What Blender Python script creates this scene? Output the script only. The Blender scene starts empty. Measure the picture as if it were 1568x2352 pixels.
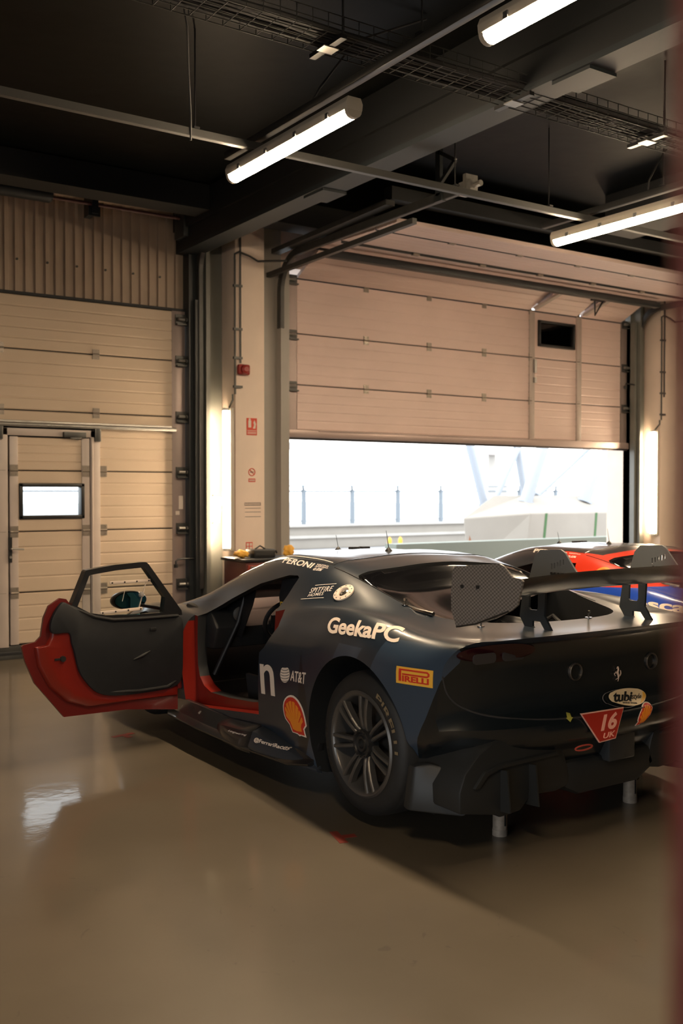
import bpy, bmesh, math, random
from mathutils import Vector, Matrix
from mathutils.bvhtree import BVHTree
random.seed(7)
PI = math.pi
sc = bpy.context.scene
COL = sc.collection

# ------------------------------------------------------------------ camera
cam_d = bpy.data.cameras.new('camera')
cam = bpy.data.objects.new('camera', cam_d); COL.objects.link(cam)
cam.location = (0, 0, 1.6)
cam.rotation_euler = (PI/2 - math.atan(46/2319.0), 0, -math.radians(33.9))
cam_d.sensor_fit = 'VERTICAL'; cam_d.sensor_height = 36.0
cam_d.lens = 36.0*2319.0/2352.0
cam_d.clip_start = 0.05; cam_d.clip_end = 400
cam_d.dof.use_dof = True; cam_d.dof.focus_distance = 5.2; cam_d.dof.aperture_fstop = 2.8
sc.camera = cam

# ------------------------------------------------------------------ world, daylight, exposure
world = bpy.data.worlds.new('world'); sc.world = world; world.use_nodes = True
bg = world.node_tree.nodes['Background']
bg.inputs[0].default_value = (0.93, 0.97, 1.0, 1); bg.inputs[1].default_value = 3.4
sc.view_settings.view_transform = 'Standard'; sc.view_settings.look = 'None'
sc.view_settings.exposure = 0.4; sc.view_settings.gamma = 1.0; sc.view_settings.use_curve_mapping = False
sc.cycles.use_denoising = True
sc.cycles.max_bounces = 8; sc.cycles.diffuse_bounces = 4; sc.cycles.glossy_bounces = 4
sc.cycles.transmission_bounces = 6; sc.cycles.transparent_max_bounces = 12
sc.cycles.sample_clamp_indirect = 6.0
LAMP_E = 155.0        # strength of the fluorescent battens
TUBE_E = 75.0        # strength of the tubes on the pillars
WARM = (1.0, 0.76, 0.50, 1)

def portal(loc, sx, sy, rz=0):
    l = bpy.data.lights.new('daylight_portal', 'AREA'); l.shape = 'RECTANGLE'; l.size = sx; l.size_y = sy
    l.cycles.is_portal = True
    o = bpy.data.objects.new('daylight_portal', l); COL.objects.link(o)
    o.location = loc; o.rotation_euler = (-PI/2, 0, rz+PI if rz else 0)
portal((8.6, 9.98, 1.1), 5.7, 2.3)
portal((-4.1, -.2, 1.35), 4.4, 2.7, -PI/2)

# ------------------------------------------------------------------ materials
def newmat(name):
    m = bpy.data.materials.new(name); m.use_nodes = True
    return m, m.node_tree.nodes, m.node_tree.links, m.node_tree.nodes['Principled BSDF']
def M(name, col, rough=0.5, metal=0.0, emis=None, estr=0, noise=0, nscale=8, bump=0, bscale=60, coat=0, spec=None, stretch=(1,1,1)):
    m, n, l, p = newmat(name)
    p.inputs['Base Color'].default_value = (*col, 1)
    p.inputs['Roughness'].default_value = rough; p.inputs['Metallic'].default_value = metal
    if spec is not None: p.inputs['Specular IOR Level'].default_value = spec
    if coat: p.inputs['Coat Weight'].default_value = coat; p.inputs['Coat Roughness'].default_value = 0.08
    if emis: p.inputs['Emission Color'].default_value = (*emis, 1); p.inputs['Emission Strength'].default_value = estr
    if noise or bump:
        tc = n.new('ShaderNodeTexCoord'); mp = n.new('ShaderNodeMapping'); mp.inputs['Scale'].default_value = stretch
        l.new(tc.outputs['Object'], mp.inputs['Vector'])
    if noise:
        t = n.new('ShaderNodeTexNoise'); t.inputs['Scale'].default_value = nscale; t.inputs['Detail'].default_value = 5
        l.new(mp.outputs[0], t.inputs['Vector'])
        r = n.new('ShaderNodeMapRange'); r.inputs['From Min'].default_value = .3; r.inputs['From Max'].default_value = .7
        r.inputs['To Min'].default_value = 1-noise; r.inputs['To Max'].default_value = 1+noise*.5
        l.new(t.outputs['Fac'], r.inputs['Value'])
        mx = n.new('ShaderNodeVectorMath'); mx.operation = 'SCALE'; mx.inputs[0].default_value = col
        l.new(r.outputs[0], mx.inputs['Scale']); l.new(mx.outputs[0], p.inputs['Base Color'])
    if bump:
        t = n.new('ShaderNodeTexNoise'); t.inputs['Scale'].default_value = bscale; t.inputs['Detail'].default_value = 3
        l.new(mp.outputs[0], t.inputs['Vector'])
        b = n.new('ShaderNodeBump'); b.inputs['Strength'].default_value = bump; b.inputs['Distance'].default_value = 0.01
        l.new(t.outputs['Fac'], b.inputs['Height']); l.new(b.outputs[0], p.inputs['Normal'])
    return m
def glass(name, tint, rough=0.02, ior=1.45):
    m, n, l, p = newmat(name); n.remove(p)
    out = n['Material Output']; tr = n.new('ShaderNodeBsdfTransparent'); tr.inputs[0].default_value = (*tint, 1)
    gl = n.new('ShaderNodeBsdfGlossy'); gl.inputs['Roughness'].default_value = rough
    fr = n.new('ShaderNodeFresnel'); fr.inputs[0].default_value = ior
    mx = n.new('ShaderNodeMixShader'); l.new(fr.outputs[0], mx.inputs[0]); l.new(tr.outputs[0], mx.inputs[1]); l.new(gl.outputs[0], mx.inputs[2])
    l.new(mx.outputs[0], out.inputs[0]); return m

def floor_mat():
    m, n, l, p = newmat('epoxy_floor')
    tc = n.new('ShaderNodeTexCoord')
    t = n.new('ShaderNodeTexNoise'); t.inputs['Scale'].default_value = 1.3; t.inputs['Detail'].default_value = 6
    l.new(tc.outputs['Object'], t.inputs['Vector'])
    cr = n.new('ShaderNodeValToRGB'); cr.color_ramp.elements[0].position = .3; cr.color_ramp.elements[1].position = .75
    cr.color_ramp.elements[0].color = (.100, .080, .054, 1); cr.color_ramp.elements[1].color = (.135, .110, .077, 1)
    l.new(t.outputs['Fac'], cr.inputs[0])
    # thin scuffs and hair-line scratches
    v = n.new('ShaderNodeTexNoise'); v.inputs['Scale'].default_value = 7; v.inputs['Detail'].default_value = 8; v.inputs['Distortion'].default_value = 2.5
    l.new(tc.outputs['Object'], v.inputs['Vector'])
    c2 = n.new('ShaderNodeValToRGB'); c2.color_ramp.elements[0].position = .26; c2.color_ramp.elements[1].position = .30
    c2.color_ramp.elements[0].color = (.45, .45, .45, 1); c2.color_ramp.elements[1].color = (1, 1, 1, 1)
    l.new(v.outputs['Fac'], c2.inputs[0])
    mx = n.new('ShaderNodeMix'); mx.data_type = 'RGBA'; mx.blend_type = 'MULTIPLY'; mx.inputs[0].default_value = .5
    l.new(cr.outputs[0], mx.inputs[6]); l.new(c2.outputs[0], mx.inputs[7]); l.new(mx.outputs[2], p.inputs['Base Color'])
    p.inputs['Roughness'].default_value = .42
    p.inputs['Coat Weight'].default_value = .6; p.inputs['Coat IOR'].default_value = 1.4
    t3 = n.new('ShaderNodeTexNoise'); t3.inputs['Scale'].default_value = 2.2; t3.inputs['Detail'].default_value = 4
    l.new(tc.outputs['Object'], t3.inputs['Vector'])
    mr = n.new('ShaderNodeMapRange'); mr.inputs['To Min'].default_value = .05; mr.inputs['To Max'].default_value = .14
    l.new(t3.outputs['Fac'], mr.inputs[0]); l.new(mr.outputs[0], p.inputs['Coat Roughness'])
    t2 = n.new('ShaderNodeTexNoise'); t2.inputs['Scale'].default_value = 9; t2.inputs['Detail'].default_value = 4
    l.new(tc.outputs['Object'], t2.inputs['Vector'])
    b = n.new('ShaderNodeBump'); b.inputs['Strength'].default_value = .10; b.inputs['Distance'].default_value = .01
    l.new(t2.outputs['Fac'], b.inputs['Height']); l.new(b.outputs[0], p.inputs['Coat Normal'])
    return m
mFLOOR = floor_mat()
mWALL = M('cream_wall', (.82, .67, .56), .6, noise=.06, nscale=3, bump=.05, bscale=120)
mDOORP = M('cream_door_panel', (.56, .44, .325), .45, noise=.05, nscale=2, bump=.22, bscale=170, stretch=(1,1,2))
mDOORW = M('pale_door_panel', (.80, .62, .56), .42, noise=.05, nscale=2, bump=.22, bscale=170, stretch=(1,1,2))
mFRAMEP = M('door_profile', (.52, .44, .39), .4, metal=.0, noise=.05)
mENDCAP = M('end_cap', (.36, .29, .27), .4, metal=.4)
mCORR = M('corrugated_tan', (.42, .32, .24), .5, noise=.12, nscale=3)
mSEAM = M('rubber_seam', (.012, .013, .015), .6)
mSTEELD = M('dark_painted_steel', (.02, .024, .026), .42, noise=.15, nscale=4)
mCOLUMN = M('grey_steel_column', (.16, .16, .14), .38, noise=.1, nscale=5)
mGALV = M('galvanised', (.33, .32, .30), .38, metal=.75, noise=.15, nscale=14)
mGALVD = M('dull_galvanised', (.085, .085, .082), .45, metal=.6, noise=.15, nscale=10)
mCEIL = M('dark_ceiling', (.003, .0035, .0035), .42, noise=.35, nscale=1.2, bump=1.0, bscale=1.3, spec=.06)
mDARKWALL = M('dark_wall', (.05, .048, .045), .7)
mBEAM = M('beam_black', (.004, .005, .006), .6)
mBEAML = M('beam_flange', (.010, .014, .017), .6)
mBLACK = M('black_plastic', (.012, .012, .013), .4)
mRUBBERD = M('black_rubber', (.02, .02, .02), .7)
mWHITE = M('white_plastic', (.75, .72, .66), .4)
mLAMP = M('lamp_glow', (1, .9, .8), .4, emis=WARM[:3], estr=LAMP_E)
mTUBE = M('tube_glow', (1, .9, .8), .4, emis=(1.0, .76, .50), estr=TUBE_E)
mHOUS = M('lamp_housing', (.55, .50, .42), .4)
mCLIPM = M('lamp_clip', (.3, .3, .3), .35, metal=.8)
mREDP = M('red_plastic', (.30, .025, .02), .4)
mSIGNR = M('sign_red', (.65, .07, .035), .5)
mSIGNW = M('sign_white', (.72, .62, .54), .5)
mPRINT = M('sign_print', (.12, .09, .08), .6)
mPAPER = M('paper', (.85, .80, .72), .6)
mCORNER = M('hinge_grey', (.30, .26, .22), .4, metal=.6)
mTAPE = M('red_floor_tape', (.22, .03, .018), .5)
mGLASSC = glass('clear_glass', (.95, .97, .97))

# ------------------------------------------------------------------ mesh helpers
class MB:
    """collects shapes and links them as ONE mesh object"""
    def __init__(s): s.v = []; s.f = []; s.m = []
    def add(s, vs, fs, mi=0):
        k = len(s.v); s.v += [tuple(v) for v in vs]
        for f in fs: s.f.append(tuple(i+k for i in f)); s.m.append(mi)
        return s
    def box(s, x0, x1, y0, y1, z0, z1, mi=0):
        vs = [(x, y, z) for z in (z0, z1) for y in (y0, y1) for x in (x0, x1)]
        return s.add(vs, [(0,2,3,1), (4,5,7,6), (0,1,5,4), (2,6,7,3), (0,4,6,2), (1,3,7,5)], mi)
    def obox(s, c, ax, ay, az, mi=0):
        c = Vector(c); ax, ay, az = Vector(ax), Vector(ay), Vector(az)
        vs = [c+ax*i+ay*j+az*k for k in (-1,1) for j in (-1,1) for i in (-1,1)]
        return s.add(vs, [(0,2,3,1), (4,5,7,6), (0,1,5,4), (2,6,7,3), (0,4,6,2), (1,3,7,5)], mi)
    def bar(s, p0, p1, w, h, up=(0,0,1), mi=0):
        p0, p1 = Vector(p0), Vector(p1); d = p1-p0; u = Vector(up)
        a = d.cross(u)
        if a.length < 1e-6: a = d.cross(Vector((1,0,0)))
        a.normalize(); b = a.cross(d).normalized()
        return s.obox((p0+p1)/2, d/2, a*w/2, b*h/2, mi)
    def tube(s, pts, r, seg=10, mi=0, cap=True, closed=False):
        pts = [Vector(p) for p in pts]; n = len(pts); rr = r if isinstance(r, (list, tuple)) else [r]*n
        rings = []; prev = None
        for i, p in enumerate(pts):
            if closed: d = pts[(i+1) % n]-pts[i-1]
            else: d = pts[min(i+1, n-1)]-pts[max(i-1, 0)]
            d.normalize()
            if prev is None:
                a = d.cross(Vector((0,0,1)))
                if a.length < 1e-3: a = d.cross(Vector((1,0,0)))
            else: a = prev - d*prev.dot(d)
            a.normalize(); prev = a; b = d.cross(a)
            rings.append([p+(a*math.cos(t)+b*math.sin(t))*rr[i] for t in [2*PI*k/seg for k in range(seg)]])
        vs = [v for r_ in rings for v in r_]; fs = []
        for i in range(n if closed else n-1):
            j = (i+1) % n
            for k in range(seg): fs.append((i*seg+k, i*seg+(k+1) % seg, j*seg+(k+1) % seg, j*seg+k))
        if cap and not closed: fs += [tuple(range(seg))[::-1], tuple((n-1)*seg+k for k in range(seg))]
        return s.add(vs, fs, mi)
    def prism(s, poly, d, mi=0):
        n = len(poly); d = Vector(d); a = [Vector(p) for p in poly]; vs = a+[p+d for p in a]
        fs = [tuple(range(n))[::-1], tuple(range(n, 2*n))]+[(i, (i+1) % n, n+(i+1) % n, n+i) for i in range(n)]
        return s.add(vs, fs, mi)
    def lathe(s, prof, o, axis, seg=48, mi=0, a0=0, a1=2*PI):
        """prof: (radius, along axis)"""
        o = Vector(o); ax = Vector(axis).normalized()
        u = ax.cross(Vector((0,0,1)))
        if u.length < 1e-3: u = Vector((1,0,0))
        u.normalize(); w = ax.cross(u); n = len(prof); full = abs(a1-a0-2*PI) < 1e-6; m = seg if full else seg+1
        vs = []
        for k in range(m):
            t = a0+(a1-a0)*k/seg; e = u*math.cos(t)+w*math.sin(t)
            vs += [o+e*r+ax*h for r, h in prof]
        fs = []
        for k in range(seg):
            k2 = (k+1) % m
            for i in range(n-1): fs.append((k*n+i, k*n+i+1, k2*n+i+1, k2*n+i))
        return s.add(vs, fs, mi)
    def build(s, name, mats, parent=None, smooth=30, bevel=0, bseg=2, fix=True):
        me = bpy.data.meshes.new(name); me.from_pydata(s.v, [], s.f)
        if not isinstance(mats, (list, tuple)): mats = [mats]
        for m in mats: me.materials.append(m)
        me.polygons.foreach_set('material_index', s.m)
        if fix or bevel:
            bm = bmesh.new(); bm.from_mesh(me)
            bmesh.ops.recalc_face_normals(bm, faces=bm.faces)
            if bevel:
                es = [e for e in bm.edges if len(e.link_faces) == 2 and e.calc_face_angle(0) > .5]
                bmesh.ops.bevel(bm, geom=es, offset=bevel, segments=bseg, affect='EDGES', profile=.5, clamp_overlap=True)
            bm.to_mesh(me); bm.free()
        if smooth:
            me.polygons.foreach_set('use_smooth', [True]*len(me.polygons)); me.set_sharp_from_angle(angle=math.radians(smooth))
        me.update()
        o = bpy.data.objects.new(name, me); COL.objects.link(o)
        if parent: o.parent = parent
        return o
def tag(o, label=None, cat=None, group=None, kind=None):
    if label: o['label'] = label
    if cat: o['category'] = cat
    if group: o['group'] = group
    if kind: o['kind'] = kind
    return o
def thing(name, label, cat, loc=(0,0,0), group=None, rz=0, kind=None):
    o = bpy.data.objects.new(name, None); COL.objects.link(o); o.location = loc; o.rotation_euler = (0,0,rz); o.empty_display_size = .2
    return tag(o, label, cat, group, kind)
def struct(o, label=None): o['kind'] = 'structure'; (label and tag(o, label)); return o
def kids(o): return [c for c in list(COL.objects) if c.parent == o]
def copy_tree(o, parent=None):
    c = o.copy(); COL.objects.link(c); c.parent = parent
    for ch in kids(o): copy_tree(ch, c)
    return c
def arc(c, r, a0, a1, n, ax=0, az=1):
    """points on an arc in the plane of two axes"""
    out = []
    for i in range(n+1):
        a = math.radians(a0+(a1-a0)*i/n); p = list(c); p[ax] += r*math.cos(a); p[az] += r*math.sin(a); out.append(tuple(p))
    return out

# ------------------------------------------------------------------ the garage shell
XL, XR, YB, YF, ZC = -4.0, 17.0, 9.75, -6.0, 4.58
struct(MB().box(XL-.2, XR+.2, YF-.2, 10.05, -.15, 0).build('floor', mFLOOR))
struct(MB().box(XL-.2, XR+.2, YF-.2, 10.1, ZC, ZC+.2).build('ceiling', mCEIL, smooth=0))
struct(MB().box(XL-.2, XL, YF, -2.4, 0, ZC).box(XL-.2, XL, 2.0, 10.1, 0, ZC).box(XL-.2, XL, -2.4, 2.0, 2.7, ZC).build('wall_left', mDARKWALL))
struct(MB().box(XR, XR+.2, YF, 10.1, 0, ZC).build('wall_right', mDARKWALL))
struct(MB().box(XL-.2, XR+.2, YF-.2, YF, 0, ZC).build('wall_front', mDARKWALL))
w = MB()
w.box(XL, -1.2, YB+.05, 10.1, 0, ZC); w.box(-1.2, 4.72, YB+.08, 10.1, 3.5, ZC); w.box(4.72, 5.76, YB+.02, 10.1, 0, ZC)
w.box(5.76, 11.46, YB+.05, 10.1, 4.12, ZC); w.box(11.46, 12.6, YB+.02, 10.1, 0, ZC); w.box(12.6, XR, YB+.05, 10.1, 0, ZC)
struct(w.build('wall_back', mWALL))
# main ceiling beam running over the cars, with bolted splice plates
b = MB(); b.box(4.47, 4.52, YF, YB, 4.12, ZC, 0); b.box(4.47, 4.70, YF, YB, 4.08, 4.12, 1); b.box(4.66, 4.70, YF, YB, 4.12, ZC, 0)
b.box(4.44, 4.47, YF, YB, 4.30, ZC, 0)
for y in (1.5, 4.25, 7.1): b.box(4.49, 4.72, y-.15, y+.15, 4.06, 4.08, 1)
struct(b.build('trim_1', [mBEAM, mBEAML], smooth=0))
b = MB(); b.box(XL, 12, 8.9, 9.2, 4.34, ZC); b.box(5.6, XR, 7.5, 7.62, 4.3, 4.42)
struct(b.build('trim_2', mBEAM, smooth=0))
struct(MB().box(-3.9, 4.98, 9.60, 9.83, 4.50, 4.56).build('trim_3', mCORR, bevel=.01))
struct(MB().box(7.9, 8.3, YF, 7.0, 4.2, ZC).build('trim_4', mBEAM, smooth=0))

# pillars between the bays
def pillar(x, n):
    b = MB(); b.box(x, x+.35, 9.40, 9.80, 0, ZC-.0)
    o = b.build('wall_pillar', mWALL, bevel=.008); struct(o, 'cream square pillar standing %s' % n)
    d = MB(); d.box(x-.26, x-.002, 9.70, 9.78, 0, 4.56)
    d.box(x-.26, x-.245, 9.56, 9.70, 0, 4.4); d.box(x-.26, x-.215, 9.55, 9.56, 0, 4.4)
    for k in range(70): d.box(x-.17, x-.163, 9.695, 9.70, .3+k*.055, .325+k*.055)
    struct(d.build('wall_post', mCOLUMN), 'dark folded steel door post %s' % n)
    return o
pillar(4.98, 'between the two overhead doors'); pillar(11.78, 'right of the open overhead door')
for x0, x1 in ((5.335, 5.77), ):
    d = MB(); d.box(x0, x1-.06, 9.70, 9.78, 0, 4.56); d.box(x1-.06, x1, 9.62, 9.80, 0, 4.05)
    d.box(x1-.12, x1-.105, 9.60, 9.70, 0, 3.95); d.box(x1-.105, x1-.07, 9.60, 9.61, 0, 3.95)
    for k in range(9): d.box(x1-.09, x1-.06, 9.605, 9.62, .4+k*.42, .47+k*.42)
    struct(d.build('wall_post', M('daylit_column', (.34, .32, .29), .35)), 'grey steel door post left of the open doorway')  # column grey lightened to stand for daylight on this post
d = MB(); d.box(11.46, 11.76, 9.68, 9.80, 0, 4.4); d.box(11.46, 11.50, 9.60, 9.80, 0, 4.0); d.box(11.55, 11.58, 9.58, 9.7, 0, 4.0)
struct(d.build('wall_post', mCOLUMN), 'dark steel door post right of the open doorway')

# ------------------------------------------------------------------ overhead doors
def rib_panel(b, x0, x1, z0, z1, y, nr=5, t=.04, mi=0, gap=.006):
    """sectional panel: flat skin with shallow horizontal grooves; faces -Y"""
    h = (z1-z0-2*gap)/nr; prof = [(y+t, z0+gap)]
    prof.append((y+.006, z0+gap)); prof.append((y, z0+gap+.008))
    for k in range(1, nr):
        zz = z0+gap+h*k
        prof += [(y, zz-.012), (y+.004, zz-.006), (y+.004, zz+.002), (y-.001, zz+.010)]
    prof += [(y, z1-gap-.008), (y+.006, z1-gap), (y+t, z1-gap)]
    b.prism([(x0, p[0], p[1]) for p in prof], (x1-x0, 0, 0), mi)
def hinge(parent, x, z, y, name='hinge', w=.07, h=.10):
    b = MB(); b.box(x-w/2, x+w/2, y-.006, y, z-h/2, z-.008); b.box(x-w/2, x+w/2, y-.006, y, z+.008, z+h/2)
    b.tube([(x-w/2, y-.01, z), (x+w/2, y-.01, z)], .009, 8)
    for sx in (-1, 1):
        for sz in (-1, 1): b.tube([(x+sx*w*.3, y-.006, z+sz*h*.33), (x+sx*w*.3, y-.012, z+sz*h*.33)], .006, 6)
    return b.build(name, mCORNER, parent)
def roller(parent, x, z, y, d=1, mat=None):
    b = MB(); b.box(x-.07, x+.05, y-.012, y, z-.055, z+.055, 0)
    b.box(x-.07, x+.05, y-.05, y-.012, z-.06, z-.045, 0); b.box(x-.05, x+.02, y-.05, y-.012, z-.01, z+.004, 0)
    b.tube([(x-.055, y-.04, z), (x+.012, y-.04, z)], .020, 10, 1); b.tube([(x+.03*d, y-.04, z), (x+.10*d, y-.04, z)], .020, 12, 1)
    return b.build('roller_bracket', [mGALVD, mGALV], parent)

D1 = thing('door_1', 'closed cream overhead door with a small wicket door set in it', None, (0,0,0), kind='structure')
S1 = [.12, .635, 1.22, 1.806, 2.386, 2.97, 3.49]
for i in range(6):
    z0, z1 = S1[i], S1[i+1]
    segs = [(-1.05, 4.42)] if i >= 4 else [(-1.05, 2.62), (3.62, 4.42)]
    for x0, x1 in segs:
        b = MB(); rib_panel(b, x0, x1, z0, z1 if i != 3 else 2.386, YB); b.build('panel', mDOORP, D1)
b = MB(); rib_panel(b, 2.62, 3.62, 2.24, 2.386, YB, 1); b.build('panel', mDOORP, D1)
b = MB(); b.box(4.42, 4.57, YB-.004, YB+.03, .12, 3.49); b.build('end_cap', mENDCAP, D1, bevel=.003)
b = MB(); b.box(-1.05, 2.85, YB+.02, YB+.05, .02, 3.5); b.box(3.44, 4.57, YB+.02, YB+.05, .02, 3.5); b.box(2.85, 3.44, YB+.02, YB+.05, .02, 1.36); b.box(2.85, 3.44, YB+.02, YB+.05, 1.66, 3.5); b.build('seam_seal', mSEAM, D1)
b = MB(); b.box(-1.05, 4.6, YB-.015, YB+.04, .07, .13, 0); b.box(-1.05, 4.6, YB-.01, YB+.04, 0, .05, 0); b.box(-1.05, 4.6, YB-.02, YB+.04, .045, .075, 1)
b.build('bottom_rail', [mGALVD, mSEAM], D1, bevel=.003)
b = MB(); b.box(-1.05, 4.60, YB-.012, YB+.04, 3.49, 3.515); b.build('top_seal', mSEAM, D1)
for z in S1[1:6]:
    for x in ((-.8, .2, 1.4, 2.66, 3.60) if z > 2.2 else (-.8, .2, 1.4)): hinge(D1, x, z, YB)
    if z < 2.2:
        for x in (2.66, 3.665): hinge(D1, x, z, YB-.012, w=.075, h=.11)
    roller(D1, 4.53, z, YB-.004)
roller(D1, 4.53, 3.40, YB-.004)
b = MB(); b.box(4.575, 4.72, 9.66, 9.80, 0, 4.3, 0); b.box(4.62, 4.64, 9.60, 9.66, 0, 3.6, 0); b.box(4.64, 4.68, 9.60, 9.61, 0, 3.6, 0); b.build('guide_rail', mSTEELD, D1)
# wicket frame, header rail and the wicket itself
b = MB(); b.box(2.62, 2.72, YB-.03, YB+.02, .12, 2.21); b.box(3.53, 3.63, YB-.03, YB+.02, .12, 2.21); b.box(2.62, 3.63, YB-.03, YB+.02, 2.14, 2.21)
b.box(3.535, 3.555, YB-.045, YB-.03, .12, 2.14)
b.build('wicket_frame', mFRAMEP, D1, bevel=.004)
b = MB(); b.tube([(-1.0, YB-.05, 2.245), (4.44, YB-.05, 2.245)], .022, 12, 0); b.box(-1.0, 4.40, YB-.045, YB, 2.235, 2.285, 0)
for x in (2.64, 3.60): b.box(x-.03, x+.03, YB-.06, YB, 2.10, 2.27, 1)
b.build('header_rail', [mGALV, mGALVD], D1, bevel=.004)
wk = MB()
wz = [.14, .635, 1.22, 1.806, 2.13]
for i in range(4):
    if i == 2:
        rib_panel(wk, 2.735, 2.83, wz[i], wz[i+1], YB-.022, 1); rib_panel(wk, 3.46, 3.52, wz[i], wz[i+1], YB-.022, 1)
        rib_panel(wk, 2.83, 3.46, wz[i], 1.345, YB-.022, 1); rib_panel(wk, 2.83, 3.46, 1.675, wz[i+1], YB-.022, 1)
    else: rib_panel(wk, 2.735, 3.52, wz[i], wz[i+1], YB-.022, 4)
wkd = wk.build('wicket_door', mDOORP, D1)
wkd['label'] = 'narrow cream wicket door with a square window'
b = MB()
for x in (2.735, 3.44): b.box(x, x+.08, YB-.032, YB-.02, .14, 2.13)
b.build('stile', mFRAMEP, wkd, bevel=.003)
for z in wz[1:4]:
    for x in (2.775, 3.48): hinge(wkd, x, z, YB-.032, w=.075, h=.11)
b = MB()
for x0, x1, z0, z1 in ((2.825, 3.465, 1.34, 1.375), (2.825, 3.465, 1.648, 1.683), (2.825, 2.86, 1.34, 1.683), (3.43, 3.465, 1.34, 1.683)):
    b.box(x0, x1, YB-.045, YB+.06, z0, z1)
b.build('window_frame', mBLACK, wkd, bevel=.006)
MB().box(2.855, 3.435, YB+.0, YB+.008, 1.37, 1.652).build('window_pane', mGLASSC, wkd)
b = MB(); b.box(2.722, 2.75, YB-.05, YB-.03, .93, 1.17, 0); b.tube([(2.735, YB-.05, 1.06), (2.735, YB-.085, 1.06), (2.85, YB-.085, 1.055)], .009, 8, 1)
b.tube([(2.735, YB-.05, .98), (2.735, YB-.06, .98)], .012, 10, 1)
b.build('door_handle', [mBLACK, mGALV], wkd)
b = MB(); b.box(3.25, 3.47, YB-.08, YB-.02, 2.135, 2.185, 0); b.tube([(3.42, YB-.07, 2.13), (3.30, YB-.12, 2.125), (3.40, YB-.05, 2.12)], .008, 6, 0)
b.build('door_closer', mGALVD, wkd, bevel=.005)
b = MB(); b.tube([(4.68, 9.66, .90), (4.50, 9.64, .905), (4.43, 9.64, .90), (4.41, 9.64, .88), (4.41, 9.64, .84)], .010, 8); b.tube([(4.41, 9.64, .85), (4.41, 9.64, .815)], .022, 10)
b.build('pull_hook', mBLACK, D1)
b = MB(); b.box(4.49, 4.54, YB-.008, YB-.004, 1.42, 1.56); b.box(4.455, 4.50, YB-.008, YB-.004, 1.36, 1.40); b.build('label_plate', mSIGNW, D1)
# corrugated sheet over the closed door
b = MB(); prof = []; x = -1.05; k = 0
while x < 4.55:
    prof += [(x, YB+.06), (x+.040, YB+.06), (x+.048, YB+.038), (x+.080, YB+.038), (x+.088, YB+.06)]; x += .098
vs = [(p[0], p[1], z) for z in (3.5, 4.52) for p in prof]; n = len(prof)
b.add(vs, [(i, i+1, n+i+1, n+i) for i in range(n-1)])
struct(b.build('wall_sheet', mCORR, smooth=0, fix=False), 'tan corrugated sheet above the closed overhead door')
b = MB()
for i in range(19): b.tube([(-1.05+.064+i*.294, YB+.038, 3.83), (-1.05+.064+i*.294, YB+.028, 3.83)], .012, 8)
o = b.build('wall_screw', mGALVD); struct(o, 'row of screws across the tan corrugated sheet')
t = thing('torsion_shaft', 'dark red steel shaft with black spring drum above the closed overhead door', 'door shaft', (1.8, 9.55, 4.40))
MB().tube([(-2.8, 0, 0), (2.82, 0, .0)], .017, 12).build('shaft', M('rusty_red', (.10, .035, .03), .5), t)
MB().tube([(-2.0, 0, .02), (1.28, 0, .02), (1.30, 0, .02)], [.075, .075, .06], 20).build('spring', mSTEELD, t)
for x in (1.72, 2.72): b = MB(); b.box(x-.03, x+.03, -.03, .21, -.09, .11); b.box(x-.06, x+.06, .0, .03, -.11, .0); b.build('bearing_plate', mSTEELD, t)
MB().box(2.62, 2.80, -.10, .14, -.20, .12).build('cable_drum', mSTEELD, t, bevel=.02)

# open overhead door
D2 = thing('door_2', 'overhead door raised half way with panels bent back under the ceiling', None, (0,0,0), kind='structure')
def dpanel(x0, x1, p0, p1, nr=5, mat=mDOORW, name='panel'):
    """panel whose lower edge is at (y,z)=p0 and upper edge at p1"""
    b = MB(); L = math.hypot(p1[0]-p0[0], p1[1]-p0[1]); rib_panel(b, x0, x1, 0, L, 0, nr)
    a = math.atan2(p0[0]-p1[0], p1[1]-p0[1])
    o = b.build(name, mat, D2); o.location = (0, p0[0], p0[1]); o.rotation_euler = (a, 0, 0); return o
pts2 = [(YB, 2.30), (YB, 2.81), (YB, 3.385), (YB, 4.0)]
WX0, WX1 = 9.60, 10.46
for i in range(3):
    p0, p1 = pts2[i], pts2[i+1]
    dpanel(5.95, WX0-.06, p0, p1); dpanel(WX1+.06, 11.33, p0, p1)
    if i == 2:
        dpanel(WX0+.04, WX0+.12, p0, p1, 1); dpanel(10.37, WX1-.03, p0, p1, 1)
        dpanel(WX0+.12, 10.37, p0, (YB, 3.55), 1); dpanel(WX0+.12, 10.37, (YB, 3.88), p1, 1)
    else: dpanel(WX0+.04, WX1-.03, p0, p1)
pi = [(YB, 4.0), (9.27, 4.24)]
dpanel(5.95, WX0-.06, *pi); dpanel(WX0+.04, WX1-.03, *pi); dpanel(WX1+.06, 11.33, *pi)
for q in (((9.25, 4.245), (8.62, 4.17)), ((8.61, 4.168), (8.02, 4.15)), ((8.01, 4.15), (7.66, 4.15))): dpanel(5.78, 11.5, *q)
for x in (5.80, 11.36):
    b = MB(); b.box(x-.02, x+.14, YB-.006, YB+.03, 2.22, 4.0); b.build('end_cap', mENDCAP, D2)
b = MB(); b.box(5.8, 11.45, YB+.02, YB+.05, 2.22, 4.02); b.build('seam_seal', mSEAM, D2)
b = MB()
for x in (WX0-.06, WX1-.03): b.box(x, x+.09, YB-.02, YB+.0, 2.30, 4.0); 
b.build('wicket_frame', mFRAMEP, D2, bevel=.003)
b = MB()
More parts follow.
